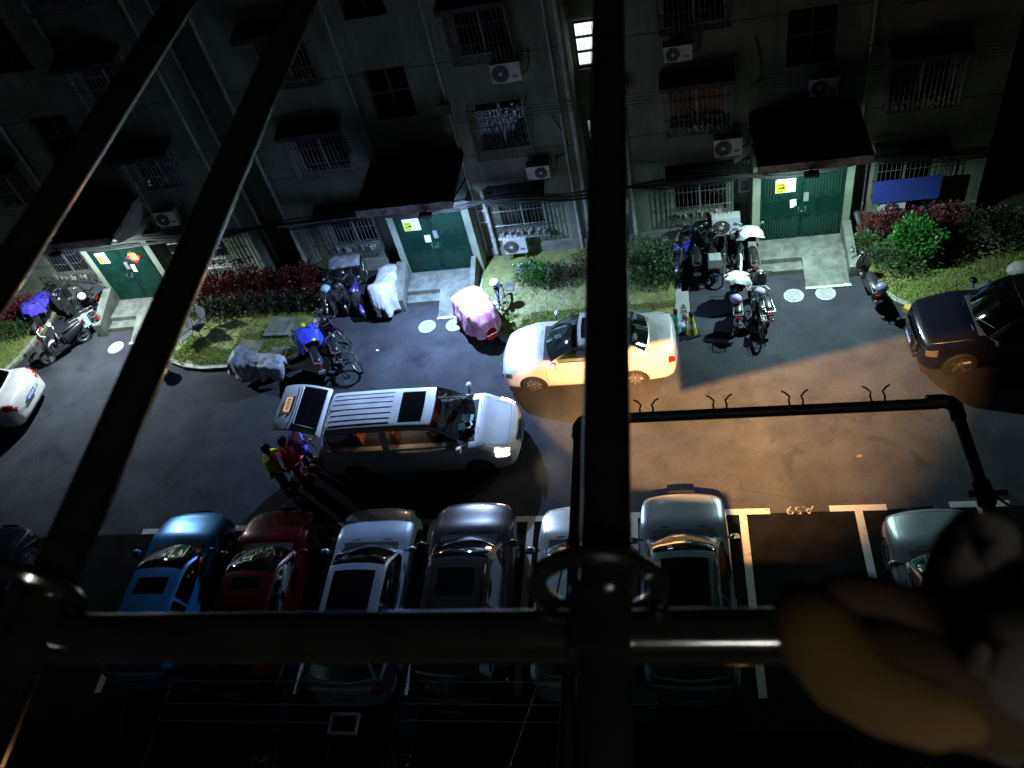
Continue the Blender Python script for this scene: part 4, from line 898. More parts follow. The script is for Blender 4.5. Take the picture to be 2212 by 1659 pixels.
# racks and boxes of the ground floor below
sil = M('thin_rail', (.3, .31, .33), .3, metal=.8)
def low_rack(label, px0, px1, py0, py1, z):
    a, b, c = on_z(px0, py0, z), on_z(px1, py0, z), on_z(px0, py1, z); t = thing('drying_rack', label, 'drying rack', (a.x, c.y, z), 0); w, d = b.x - a.x, a.y - c.y
    for y in (0, d * .42, d): MB().tube([(0, y, 0), (w, y, 0)], .009, 6).build('long_rail', sil, t)
    for x in (0, w): MB().tube([(x, -c.y - .4, 0), (x, d, 0)], .012, 6).build('side_rail', sil, t)
    return t
low_rack('thin steel rack near the bottom edge, right of the rear of the pale SUV', 868, 1212, 1472, 1556, 3.2)
low_rack('thin dark rack near the bottom edge, left of the rear of the pale SUV', 372, 742, 1470, 1556, 3.2)
p = on_z(741, 1562, 2.6); t = thing('metal_tray', 'small open tray with pale rims in the dark at the bottom edge', 'tray', (p.x, p.y, 2.5))
for x, y, w, d in ((0, .16, .5, .05), (-.235, 0, .05, .3), (0, -.16, .5, .03), (.24, 0, .03, .3)): MB().box((x, y, .05), (w, d, .1)).build('rim', M('tray_rim', (.45, .42, .4), .5), t)
MB().box((0, 0, .01), (.48, .32, .02)).build('floor', black, t); MB().tube([(0, -.1, 0), (0, -p.y - .4, -.1)], .02, 6).build('bracket', black, t)
p = on_z(1392, 1505, .9); t = thing('utility_box', 'pale flat topped box behind the silver SUV in the dark', 'utility box', (p.x, p.y, .0)); MB().box((0, 0, .45), (.42, .26, .9)).build('cabinet', conc, t); MB().box((0, 0, .915), (.46, .3, .03)).build('lid', white, t)
for x, lab in ((-.12, 0), (.1, 1)): MB().tube([(x, -.14, .1), (x, -.3, .01)], .015, 5).build('conduit', pipem, t)
# flood lamp on the near wall: bare bulb, pool shaped by added plates
LP = Vector((.2, .42, 12.2)); fl = thing('flood_lamp', 'orange flood lamp on the wall below the window, out of sight', 'lamp', LP)
MB().box((0, -.2, 0), (.4, .12, .3)).build('housing', black, fl); MB().tube([(0, -.25, 0), (0, -.86, .3)], .03, 6).build('arm', black, fl)
ax = (Vector((1.2, 16.8, 0)) - LP).normalized()
def light_mask(name, ground, up=False):                          # added unseen plate that keeps the lamp's light off a patch of ground
    pts = []
    for gx_, gy_ in ground:
        r_ = (Vector((gx_, gy_, 0)) - LP).normalized(); pts.append(r_ * (.72 / r_.dot(ax)))
    if up: u_ = ax.cross(Vector((1, 0, 0))).normalized(); u_ = u_ if u_.z > 0 else -u_; pts += [pts[-1] + u_ * .8, pts[0] + u_ * .8]
    n = len(pts); m = MB(); m.add(pts + [p + ax * .006 for p in pts], [tuple(range(n))[::-1], tuple(range(n, 2 * n))] + [(i, (i + 1) % n, n + (i + 1) % n, n + i) for i in range(n)]); m.build(name, M('mask_black', (.002, .002, .002), 1., spec=0, var=.3), fl)
light_mask('side_light_mask', [(-14, 15.9), (-4.85, 15.58), (-3.9, 14.2), (-3.1, 13.2), (-1.6, 11.85), (.8, 11.6), (1.0, 10.2), (.98, 3), (-14, 3)])
light_mask('bottom_light_mask', [(.985, 9.79), (3.61, 9.68), (14, 9.3), (14, 3), (.985, 3)])
light_mask('top_light_mask', [(-14, 15.86), (-4.86, 15.55), (-4.3, 16.5), (-.16, 17.0), (-.1, 14.78), (1.15, 15.14), (3.53, 15.74), (14, 18.5)], True)
MB().ell((0, 0, 0), (.012, .012, .012)).build('bulb', M('bulb', (1, .8, .5), .3, emit=(1, .55, .2), es=4), fl)
l = bpy.data.lights.new('flood_light', 'SPOT'); l.energy = 165000; l.color = (1, .47, .15); l.spot_size = R(38); l.spot_blend = 1; l.shadow_soft_size = .004
o = link('flood_light', l, fl); o.location = (0, .02, 0); d = Vector((1.2, 16.8, 0)) - LP; o.rotation_euler = d.to_track_quat('-Z', 'Y').to_euler()
# fluorescent tube of the room behind the lens; it glints along the rail
tb = thing('tube_lamp', 'fluorescent tube lamp on the ceiling of the room behind the window', 'lamp', (.3, -1.0, 17.02))
MB().tube([(-.3, 0, 0), (.3, 0, 0)], .024, 12).build('tube', M('tube_glow', (.9, .9, .9), .4, emit=(1, .98, .92), es=62), tb, smooth=True)
MB().box((0, 0, .06), (.66, .05, .04)).build('fitting', white, tb)
# plush toy leaning into the picture at the lower right
toy = thing('plush_toy', 'blurred plush toy with a yellow orange bill close to the lens at lower right', 'plush toy', at_d(1960, 1560, .27))
tl_ = toy.location.copy(); ty_y = M('plush_yellow', (.07, .04, .003), .95, var=.05); ty_w = M('plush_grey', (.05, .045, .038), .95, var=.05); ty_b = M('plush_brown', (.028, .014, .003), .95, var=.05)
def blob(name, pts, mat, n=18):
    b = MB(); b.tube([Vector(p) - tl_ for p, r in pts], [r for p, r in pts], n); return b.build(name, mat, toy, smooth=True)
blob('bill', [(at_d(1742, 1272, .295), .003), (at_d(1738, 1285, .294), .008), (at_d(1742, 1325, .291), .0115), (at_d(1775, 1378, .286), .0135), (at_d(1835, 1453, .28), .013), (at_d(1925, 1508, .276), .0115), (at_d(2030, 1543, .272), .010), (at_d(2120, 1556, .273), .006), (at_d(2170, 1560, .274), .002)], ty_y)
blob('bill_top', [(at_d(1775, 1275, .292), .004), (at_d(1830, 1290, .29), .0085), (at_d(1910, 1315, .288), .0095), (at_d(1990, 1350, .286), .010), (at_d(2060, 1400, .284), .009)], ty_b)
blob('bill_lining', [(at_d(1850, 1340, .29), .004), (at_d(1870, 1375, .288), .011), (at_d(1930, 1430, .285), .0145), (at_d(2020, 1480, .282), .015), (at_d(2130, 1520, .28), .014), (at_d(2240, 1540, .28), .012)], ty_b)
blob('head', [(at_d(2040, 1330, .289), .006), (at_d(2075, 1350, .289), .014), (at_d(2130, 1400, .289), .022), (at_d(2200, 1450, .29), .026), (at_d(2290, 1500, .29), .024)], ty_w)
blob('ear', [(at_d(2140, 1118, .31), .003), (at_d(2132, 1130, .31), .009), (at_d(2112, 1190, .306), .0125), (at_d(2090, 1270, .3), .0135), (at_d(2080, 1340, .295), .0135)], ty_w)
for px, py in ((2075, 1205), (2140, 1200), (2110, 1420), (2160, 1425)): b = MB().ell((0, 0, 0), (.003, .0035, .008)); o = b.build('stitch', M('plush_stitch', (.02, .015, .012), .9), toy); o.location = at_d(px, py, {2075: .2865, 2140: .2885}.get(px, .262)) - tl_
# ------------------------------------------------------------------ hedges and shrubs
def leaf_mat(name, c, c2, rough=.45):
    m = M(name, c, rough, var=.35, scale=5, c2=c2, spec=.5); return m
red_lf = leaf_mat('leaf_red', (.05, .01, .012), (.16, .02, .025)); grn_lf = leaf_mat('leaf_green', (.022, .05, .012), (.05, .10, .03))
brt_lf = leaf_mat('leaf_bright', (.025, .11, .018), (.045, .2, .03), .35); dk_lf = leaf_mat('leaf_dark', (.015, .022, .012), (.04, .045, .025)); pale_lf = leaf_mat('leaf_pale', (.05, .09, .03), (.2, .28, .16))
stem_m = M('stem', (.06, .045, .03), .9)
def plant(name, label, blobs, n, mat, size=.05, grp=None, top=None, z0=.1):
    """blobs: (x, y, z, rx, ry, rz) ellipsoids that the leaves fill, denser near the skin"""
    cx = sum(b[0] for b in blobs) / len(blobs); cy = sum(b[1] for b in blobs) / len(blobs)
    t = thing(name, label, 'hedge' if 'hedge' in name else 'shrub', (cx, cy, z0), 0, grp)
    vol = [b[3] * b[4] * b[5] for b in blobs]; tot = sum(vol); ms = {0: MB(), 1: MB()}
    for b, v in zip(blobs, vol):
        for _ in range(int(n * v / tot)):
            while True:
                d = Vector((rnd.gauss(0, 1), rnd.gauss(0, 1), rnd.gauss(0, 1)))
                if d.length > .01: break
            d.normalize(); rr = rnd.random() ** .35; lump = 1 + .45 * nz(d.x * 2.3 + b[0], d.y * 2.3 + b[1], d.z * 2.3)
            p = Vector((b[0] - cx + d.x * b[3] * rr * lump, b[1] - cy + d.y * b[4] * rr * lump, b[2] - z0 + d.z * b[5] * rr * lump))
            if p.z < .02: continue
            s = size * rnd.uniform(.4, 1.5); u = (d + Vector((rnd.uniform(-1, 1), rnd.uniform(-1, 1), rnd.uniform(-.3, 1.1)))).normalized(); w = u.cross(Vector((rnd.uniform(-1, 1), rnd.uniform(-1, 1), rnd.uniform(-1, 1))))
            if w.length < .05: continue
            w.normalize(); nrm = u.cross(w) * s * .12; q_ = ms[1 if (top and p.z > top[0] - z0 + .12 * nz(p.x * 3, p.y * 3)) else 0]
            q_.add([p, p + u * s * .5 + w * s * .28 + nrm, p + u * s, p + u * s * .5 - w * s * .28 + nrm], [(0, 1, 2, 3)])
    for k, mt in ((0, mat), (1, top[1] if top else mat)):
        if ms[k].f: tag(ms[k].build('foliage', mt, t), kind='stuff')
    for b in blobs:
        for _ in range(5):
            a = rnd.uniform(0, 6.3); st = MB(); st.tube([(b[0] - cx, b[1] - cy, 0), (b[0] - cx + math.cos(a) * b[3] * .3, b[1] - cy + math.sin(a) * b[4] * .3, (b[2] - z0) * .7), (b[0] - cx + math.cos(a) * b[3] * .65, b[1] - cy + math.sin(a) * b[4] * .65, (b[2] - z0) + b[5] * .4)], [.016, .011, .005], 5); st.build('stem', stem_m, t)
    return t
def strip(x0, x1, y, w, h, step=.55): 
    n = max(1, round((x1 - x0) / step)); return [(lerp(x0, x1, (i + .5) / n), y + rnd.uniform(-.07, .07), .1 + h * .5, step * .62, w / 2 * rnd.uniform(.9, 1.1), h * .52 * rnd.uniform(.88, 1.1)) for i in range(n)]
plant('hedge', 'red leaved hedge behind the garden chairs, along the wall', strip(-15.2, -12.2, 19.3, 1.0, 1.0), 7500, red_lf, .085, 'red leaved hedges')
plant('hedge', 'red leaved hedge piece right next to the parked bicycles', strip(-12.1, -10.75, 19.15, .95, 1.05), 3600, red_lf, .085, 'red leaved hedges')
plant('hedge', 'low green hedge in front of the red leaves beside the lawn hatch', strip(-15.2, -10.8, 18.6, .75, .62), 6500, dk_lf, .07)
plant('hedge', 'red leaved hedge at the far left edge by the scooters', strip(-24, -20.9, 19.2, 1.0, .9), 5200, red_lf, .08, 'red leaved hedges')
plant('hedge', 'low dark green hedge at the far left edge', strip(-24, -20.8, 18.45, .7, .55), 3500, grn_lf, .06)
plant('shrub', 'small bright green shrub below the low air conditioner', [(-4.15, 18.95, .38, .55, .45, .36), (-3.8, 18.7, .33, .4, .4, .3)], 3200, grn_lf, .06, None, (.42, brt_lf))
plant('shrub', 'low grey green shrub between the bright shrub and the dark red one', [(-3.3, 18.75, .33, .5, .45, .34)], 2200, dk_lf, .05)
plant('shrub', 'dark red twiggy shrub left of the vertical bar', [(-2.5, 18.95, .42, .5, .5, .45), (-1.95, 18.9, .42, .45, .5, .42)], 3200, M('leaf_maroon', (.03, .012, .01), .4, var=.4, c2=(.09, .03, .025)), .055)
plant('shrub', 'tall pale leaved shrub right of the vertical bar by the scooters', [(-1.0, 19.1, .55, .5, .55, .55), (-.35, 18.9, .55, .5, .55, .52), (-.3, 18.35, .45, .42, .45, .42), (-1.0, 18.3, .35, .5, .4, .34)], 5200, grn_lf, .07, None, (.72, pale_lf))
plant('shrub', 'round glossy bright green shrub on the right bed', [(6.3, 18.55, .62, .66, .62, .58)], 6000, brt_lf, .085)
plant('hedge', 'red leaved hedge behind the bright round shrub', strip(5.0, 7.6, 19.3, .85, .95), 4800, red_lf, .075, 'red leaved hedges')
plant('hedge', 'dark green low hedge around the bright round shrub', [(5.1, 18.75, .42, .42, .5, .4), (5.45, 18.3, .38, .45, .42, .36), (6.0, 18.0, .34, .5, .36, .32)], 4200, grn_lf, .065)
plant('hedge', 'unlit dark hedge at the right end of the block', strip(7.3, 11.5, 18.8, 1.5, .95, .8), 6500, dk_lf, .075)
plant('hedge', 'dark planting strip along the bottom of the picture', strip(-9, 4, 5.0, .7, .45, .9), 7000, dk_lf, .06, z0=.0)
t = thing('rock', 'pale rock on the right lawn behind the black car', 'rock', (8.55, 17.55, .08)); m = MB().ell((0, 0, .12), (.3, .24, .2), 12, 7); m.v = [(x * (1 + .25 * nz(x * 5, y * 5, z * 5)), y * (1 + .25 * nz(y * 5, x * 5, 3)), z) for x, y, z in m.v]; m.build('stone', kerbm, t)
# ------------------------------------------------------------------ bicycles and scooters
CB = {0: (0, 650), 1: (800, 650), 2: (1600, 650), 3: (2300, 650), 4: (2736, 650)}
def pB(k, cx, cy, z=0.): return on_z((cx / 2.3695 + CB[k][0]) * .60636, (cy / 2.3695 + CB[k][1]) * .60636, z)
BW = {}
def bike_wheel(r, tw, ns):
    k = (r, tw, ns)
    if k in BW: return BW[k]
    t = MB().tube([(r * math.cos(a * .2244), 0, r * math.sin(a * .2244)) for a in range(28)], tw, 7, closed=True)
    s = MB().tube([((r - tw * 1.2) * math.cos(a * .2244), 0, (r - tw * 1.2) * math.sin(a * .2244)) for a in range(28)], tw * .55, 5, closed=True)
    s.lathe([(.02, -.04), (.02, .04)], 8, axis='Y')
    for i in range(ns): a = 6.283 * i / ns; s.tube([(.02 * math.cos(a + .5), .02 * (-1) ** i, .02 * math.sin(a + .5)), ((r - tw) * math.cos(a), 0, (r - tw) * math.sin(a))], .0022, 3)
    BW[k] = (t.mesh('tyre', tyre_m, True), s.mesh('rim', steel)); return BW[k]
def two(p, q_): d = q_ - p; return (p + q_) / 2, math.atan2(d.y, d.x)
def place(t, front, rear, lean):
    c, a = two(Vector(rear), Vector(front)); t.location = (c.x, c.y, t.location.z); t.rotation_euler = (lean, 0, a)
def bicycle(label, front, rear, colour, lean=.06, basket=False, rack=True, bag=None, z=0., sc=1., grp='bicycles by the gates', small=False, light=False):
    t = thing('bicycle', label, 'bicycle', (0, 0, z), 0, grp); place(t, front, rear, lean)
    R_ = .25 if small else .33; wbs = .52
    fm = M('bike_' + '_'.join(str(round(c * 99)) for c in colour), colour, .35, metal=.2, coat=.4, var=.08)
    ty, rm = bike_wheel(R_, .024, 18)
    for x in (-wbs, wbs): w = link('wheel', ty, t, (x, 0, R_ + .018)); link('rim', rm, w); w.rotation_euler.y = rnd.uniform(0, 2)
    bb = Vector((-.1, 0, .28)); seat = Vector((-.25, 0, .78)); head = Vector((.33, 0, .8)); hl = Vector((.36, 0, .66)); ra = Vector((-wbs, 0, R_ + .018)); fa = Vector((wbs, 0, R_ + .018))
    f = MB()
    for a, b, r in ((seat - Vector((0, 0, .06)), bb, .02), (hl, bb, .026), (head - Vector((0, 0, .05)), bb.lerp(seat, .55), .02), (head, hl, .026)): f.tube([a, b], r, 7)
    for y in (-.05, .05): f.tube([bb + Vector((0, y * .5, 0)), ra + Vector((0, y, 0))], .009, 5); f.tube([bb.lerp(seat, .8), ra + Vector((0, y, 0))], .008, 5); f.tube([hl, hl + Vector((.02, y, -.03)), fa + Vector((0, y, 0))], .011, 5)
    f.build('frame', fm, t, smooth=True)
    MB().tube([seat - Vector((.005, 0, .12)), seat + Vector((0, 0, .05))], .013, 6).build('seat_post', steel, t)
    s = MB(); s.tube([seat + Vector((x, 0, .075)) for x in (-.14, -.1, 0, .12, .15)], [.05, .085, .06, .028, .012], 10); s.v = [(x, y, lerp(.86, z_, .5)) for x, y, z_ in s.v]; s.build('saddle', trim, t, smooth=True)
    h = MB(); h.tube([head - Vector((0, 0, .02)), head + Vector((-.02, 0, .16))], .014, 6); h.tube([head + Vector((-.16, -.29, .17)), head + Vector((-.02, -.2, .19)), head + Vector((.01, 0, .17)), head + Vector((-.02, .2, .19)), head + Vector((-.16, .29, .17))], .011, 6); hb = h.build('handlebar', steel, t, smooth=True)
    for y in (-.29, .29): MB().tube([head + Vector((-.1, y * .96, .175)), head + Vector((-.2, y * 1.01, .168))], .017, 6).build('grip', trim, hb)
    c = MB().lathe([(.09, -.012), (.09, .0)], 18, (bb.x, .05, bb.z), 'Y'); c.tube([bb + Vector((0, -.09, 0)), bb + Vector((.1, -.09, -.12))], .01, 5); c.tube([bb + Vector((0, .09, 0)), bb + Vector((-.1, .09, .12))], .01, 5); c.tube([bb + Vector((0, -.095, 0)), bb + Vector((0, .095, 0))], .012, 6); c.build('crank', steel, t)
    for sg in (-1, 1): MB().box(bb + Vector((-sg * .1, sg * .14, sg * .12)), (.09, .09, .025)).build('pedal', trim, t)
    for cx, a0, a1 in ((-wbs, .3, 2.9), (wbs, .6, 2.4)):
        rows = [[(cx + (R_ + .045) * math.cos(lerp(a0, a1, i / 12)), y, R_ + .018 + (R_ + .045 - abs(y) * .2) * math.sin(lerp(a0, a1, i / 12))) for y in (-.03, 0, .03)] for i in range(13)]
        MB().grid(rows).build('mudguard', fm if not light else white, t, smooth=True)
    if rack:
        r = MB(); zt = 2 * R_ + .1
        for y in (-.06, 0, .06): r.tube([(-.3, y, zt), (-.72, y, zt)], .006, 5)
        for x in (-.32, -.52, -.7): r.tube([(x, -.06, zt), (x, .06, zt)], .005, 5)
        for y in (-.06, .06): r.tube([(-.55, y, zt), (-wbs, y, R_)], .005, 5)
        r.build('rear_rack', steel, t)
    def wire_basket(x0, x1, w, z0, z1, nm):
        b = MB()
        for z_ in [lerp(z0, z1, i / 4) for i in range(5)]: k = lerp(.86, 1, (z_ - z0) / (z1 - z0)); b.tube([(x0, -w * k, z_), (x1, -w * k, z_), (x1, w * k, z_), (x0, w * k, z_)], .005, 4, closed=True)
        for i in range(7):
            y = lerp(-w, w, i / 6)
            for x in (x0, x1): b.tube([(x, y * .86, z0), (x, y, z1)], .003, 4)
            b.tube([(x0, y * .86, z0), (x1, y * .86, z0)], .003, 4); x = lerp(x0, x1, i / 6)
            for s_ in (-w, w): b.tube([(x, s_ * .86, z0), (x, s_, z1)], .003, 4)
        b.build(nm, steel, t)
    if basket in ('front', 'both'): wire_basket(.42, .7, .17, .74, .98, 'front_basket')
    if basket in ('rear', 'both'): wire_basket(-.95, -.5, .2, .72, .98, 'rear_basket')
    if bag:
        b = MB().ell((.52, 0, .98), (.13, .15, .11), 12, 8); b.v = [(x + .04 * nz(x * 9, y * 9, z_ * 9), y + .04 * nz(y * 9, z_ * 9), z_) for x, y, z_ in b.v]; b.build('bag', bag, t, smooth=True)
    return t
def scooter(label, front, rear, colour, seatc=trim, lean=.07, mirrors=True, box=None, basket=False, rackbag=None, z=0., grp='scooters by the gates', plate=None, cloth=None, accent=None, shield=None):
    t = thing('scooter', label, 'scooter', (0, 0, z), 0, grp); place(t, front, rear, lean)
    fm = M('scooter_' + '_'.join(str(round(c * 99)) for c in colour), colour, .3, coat=.6, var=.06); am = accent or fm; r = .2
    ty, rm = bike_wheel(r, .04, 8)
    for x in (-.6, .62): w = link('wheel', ty, t, (x, 0, r + .04)); link('rim', rm, w)
    f = MB()
    f.tube([(.5, 0, .62), (.62, .07, .24)], .02, 6); f.tube([(.5, 0, .62), (.62, -.07, .24)], .02, 6); f.tube([(.34, 0, 1.0), (.52, 0, .55)], .025, 7); f.tube([(.45, 0, .5), (.3, 0, .22), (-.2, 0, .2), (-.6, 0, .24)], .025, 6); f.build('frame', trim, t)
    sh = MB()                                             # leg shield, floor, tail fairing
    sh.grid([[(lerp(.36, .50, i / 6) + .05 * (1 - (2 * j / 6 - 1) ** 2), lerp(-1, 1, j / 6) * lerp(.13, .2, math.sin(i / 6 * 3.14)), lerp(.95, .28, i / 6)) for j in range(7)] for i in range(7)])
    o = sh.build('leg_shield', fm, t, smooth=True); sm_ = o.modifiers.new('s', 'SOLIDIFY'); sm_.thickness = .02
    MB().box((.12, 0, .27), (.5, .26, .05), taper=.92).build('footboard', trim, t)
    tb = MB(); tb.grid([[(x, w * math.cos(a * .5236) , zc_ + h * math.sin(a * .5236)) for a in range(12)] for x, w, zc_, h in ((-.08, .06, .45, .12), (-.14, .12, .48, .2), (-.4, .15, .55, .2), (-.65, .13, .62, .14), (-.82, .08, .68, .08), (-.86, .03, .69, .03))], closed=True); tb.build('tail_fairing', am, t, smooth=True)
    s = MB(); s.tube([(x, 0, z_) for x, z_ in ((-.06, .70), (-.12, .74), (-.3, .75), (-.5, .79), (-.72, .82), (-.78, .82))], [.05, .10, .13, .13, .11, .05], 12); s.v = [(x, y, .76 + (z_ - .76) * .45) for x, y, z_ in s.v]; s.build('seat', seatc, t, smooth=True)
    h = MB(); h.tube([(.28, -.33, 1.04), (.36, -.18, 1.03), (.38, 0, 1.0), (.36, .18, 1.03), (.28, .33, 1.04)], .014, 6); hb = h.build('handlebar', trim, t, smooth=True)
    for y in (-.3, .3): MB().tube([(.26, y * 1.1, 1.04), (.34, y * .75, 1.035)], .019, 6).build('grip', trim, hb)
    MB().ell((.43, 0, .98), (.08, .1, .07), 12, 8).build('headlight_cowl', am, t, smooth=True); MB().ell((.495, 0, .97), (.03, .065, .045), 10, 6).build('headlight', lamp_in, t, smooth=True)
    fg = MB(); fg.grid([[(.62 + (r + .07) * math.cos(a), y, r + .04 + (r + .07 - abs(y)) * math.sin(a)) for y in (-.055, 0, .055)] for a in [lerp(.5, 2.7, i / 9) for i in range(10)]]); fg.build('front_mudguard', am, t, smooth=True)
    MB().box((-.88, 0, .66), (.03, .16, .05)).build('taillight', red_l, t); MB().tube([(-.5, .1, .82), (-.9, .12, .8), (-.92, 0, .8), (-.9, -.12, .8), (-.5, -.1, .82)], .012, 6).build('grab_rail', steel, t)
    pl = MB().box((-.9, 0, .47), (.01, .2, .15), ry=-.3).build('number_plate', plate_b if plate else white, t)
    if plate: lettering(plate, .085, white, t, Matrix.Translation((-.908, 0, .47)) @ Matrix.Rotation(-.3, 4, 'Y') @ Matrix.Rotation(R(-90), 4, 'Z') @ Matrix.Rotation(R(90), 4, 'X'))
    if mirrors:
        for y in (-.24, .24): mm = MB().tube([(.34, y, 1.04), (.32, y * 1.15, 1.2)], .006, 5).build('mirror_stem', trim, t); MB().ell((.315, y * 1.22, 1.235), (.015, .06, .042), 12, 7).build('mirror', steel, mm, smooth=True)
    if box: MB().box((-.82, 0, .96), (.34, .36, .26), taper=.88).build('top_box', box, t)
    if basket: 
        b = MB()
        for i in range(5): k = lerp(.85, 1, i / 4); b.tube([(.47, -.16 * k, .62 + i * .06), (.72, -.16 * k, .62 + i * .06), (.72, .16 * k, .62 + i * .06), (.47, .16 * k, .62 + i * .06)], .006, 4, closed=True)
        for i in range(6): y = lerp(-.16, .16, i / 5); b.tube([(.47, y, .62), (.47, y, .86)], .004, 4); b.tube([(.72, y, .62), (.72, y, .86)], .004, 4); b.tube([(.47, y * .85, .62), (.72, y * .85, .62)], .004, 4)
        b.build('basket', steel, t)
    if cloth: drape('cloth', cloth, t, [(.1, .2, .95, .78), (.2, .34, 1.06, .66), (.36, .3, 1.07, .6), (.5, .24, 1.03, .62), (.62, .12, .9, .7)], .055, seed=len(label))
    return t
def drape(name, mat, par, prof, fold=.04, seed=0.):
    """prof: (x, half width, top z, hem z) stations; a cloth skin hung over them with folds"""
    m = MB(); n = 40; rows = []; N = 60
    tab = [(p[0], p[1], p[2], p[3]) for p in prof]
    for i in range(N + 1):
        x = lerp(prof[0][0], prof[-1][0], i / N); w, zt, zh = interp(tab, x); row = []; zh0 = zh
        for j in range(n + 1):
            f = j / n * 2 - 1; a = abs(f); sg = 1 if f >= 0 else -1; zh = zh0 + fold * 3.2 * nz(x * 3.1 + seed, sg * 7)
            if a < .42: y = w * .80 * a / .42; z = zt - .05 * (a / .42) ** 2
            else: q_ = (a - .42) / .58; y = w * (.8 + .2 * q_ ** .4); z = lerp(zt - .05, zh, q_)
            fo = fold * nz(x * 5 + seed, sg * 3 + a * 1.2, seed) * (.35 + a) + fold * .7 * math.sin(x * 23 + sg * 2 + 3 * nz(x * 3, seed)) * max(0, a - .45)
            cz = 1 - abs(nz(x * 2.6 + seed, f * 2.2, seed)) * 2.2; cz2 = 1 - abs(nz(x * 6 + f * 2, f * 5 + seed, 4)) * 2.4; fo += fold * (.55 * max(0, cz) ** 3 + .4 * max(0, cz2) ** 3) * (.5 + .6 * a)
            row.append((x + fo * .4, sg * y + sg * fo, z + fold * (.5 * nz(x * 6, f * 4 + seed, 1) + .35 * max(0, cz) ** 3 * (1 - a) - .5 * max(0, nz(x * 2.2 + 5, seed)) * (1 - a))))
        rows.append(row)
    m.grid(rows); o = m.build(name, mat, par, smooth=True, auto=60); s = o.modifiers.new('s', 'SOLIDIFY'); s.thickness = .006; return o
silver_c = M('silver_cover', (.5, .5, .54), .32, metal=.25, var=.1, scale=9, bump=.3, bscale=25); grey_c = M('grey_cover', (.26, .28, .32), .5, var=.25, scale=5, bump=.3, bscale=22); blue_c = M('blue_cape', (.035, .05, .5), .5, var=.1, scale=6); white_c = M('white_cloth', (.5, .51, .5), .8, var=.08); purple_c = M('purple_cloth', (.07, .05, .55), .7, var=.1)
def pink_check():
    m = M('pink_check', (.8, .7, .74), .75); nt = m.node_tree; b = nt.nodes['Principled BSDF']; tc = nt.nodes.new('ShaderNodeTexCoord')
    mp = nt.nodes.new('ShaderNodeMapping'); mp.inputs['Rotation'].default_value = (0, 0, .25); mp.inputs['Scale'].default_value = (1, 1, .45)
    c1 = nt.nodes.new('ShaderNodeTexChecker'); c1.inputs['Scale'].default_value = 5.5; c2 = nt.nodes.new('ShaderNodeTexChecker'); c2.inputs['Scale'].default_value = 2.75
    nt.links.new(tc.outputs['Object'], mp.inputs[0])
    for c in (c1, c2): nt.links.new(mp.outputs[0], c.inputs[0])
    c1.inputs[1].default_value = (.52, .47, .49, 1); c1.inputs[2].default_value = (.5, .22, .36, 1); c2.inputs[1].default_value = (1, 1, 1, 1); c2.inputs[2].default_value = (.98, .62, .84, 1)
    mx = nt.nodes.new('ShaderNodeMixRGB'); mx.blend_type = 'MULTIPLY'; mx.inputs[0].default_value = 1; nt.links.new(c1.outputs[0], mx.inputs[1]); nt.links.new(c2.outputs[0], mx.inputs[2]); nt.links.new(mx.outputs[0], b.inputs['Base Color']); return m
def covered(label, front, rear, mat, prof, fold, extra=None, hemless=None):
    t = thing('covered_scooter', label, 'scooter cover', (0, 0, 0), 0, 'scooters under covers'); place(t, front, rear, 0.)
    drape('cover', mat, t, prof, fold, seed=len(label)); ty, rm = bike_wheel(.2, .04, 8)
    for x in (-.6, .62): w = link('wheel', ty, t, (x, 0, .24)); link('rim', rm, w)
    MB().box((0, 0, .5), (1.0, .2, .4), taper=.8).build('scooter_body', trim, t); return t
SP = [(-.95, .08, .62, .45), (-.9, .24, .74, .3), (-.6, .3, .84, .22), (-.2, .3, .84, .2), (.1, .3, .92, .2), (.3, .38, 1.06, .22), (.45, .36, 1.1, .25), (.6, .24, .98, .3), (.78, .16, .7, .3), (.86, .07, .5, .36)]
# left gate group
scooter('dark scooter under a purple cloth at the left gate', pB(0, 350, 1300), pB(0, 520, 1030), (.03, .03, .035), cloth=purple_c, lean=.08)
drape('cloth_hang', purple_c, bpy.data.objects['scooter'], [(-.5, .22, .86, .7), (-.3, .26, .9, .66), (0, .26, .9, .6), (.2, .3, 1.0, .6)], .04)
t = scooter('black scooter with white bars and red badges in front of the left group', pB(0, 470, 1510), pB(0, 720, 1350), (.025, .025, .025), lean=.08, accent=trim, basket=True)
MB().tube([(.3, -.34, 1.05), (.4, -.15, 1.07), (.4, .15, 1.07), (.3, .34, 1.05)], .02, 6).build('white_bar_cover', white, t, smooth=True)
for x, y, z_ in ((.5, .12, .9), (.25, -.3, 1.06), (-.85, 0, .72)): MB().box((x, y, z_), (.09, .06, .05), rz=.4).build('red_badge', M('badge_red', (.5, .02, .02), .4), t)
scooter('white trimmed scooter with a pale board on its tail by the left gate', pB(0, 560, 1400), pB(0, 790, 1270), (.5, .5, .52), lean=.07, accent=white)
MB().box((-.62, .2, .62), (.5, .02, .42)).build('board', M('teal_board', (.3, .42, .43), .5), bpy.data.objects['scooter.002'])
scooter('small dark scooter with white badges behind the purple one', pB(0, 610, 1130), pB(0, 540, 1000), (.02, .02, .02), mirrors=False, lean=.05)
scooter('black moped with a white helmet against the wall left of the gate', pB(0, 640, 1060), pB(0, 850, 1080), (.02, .022, .02), lean=-.1, mirrors=False)
h = MB().ell((0, 0, 0), (.14, .12, .13), 14, 9); o = tag(h.build('helmet', white, None, smooth=True), 'white helmet resting on the moped by the left gate', 'helmet'); o.location = pB(0, 690, 960, 1.0)
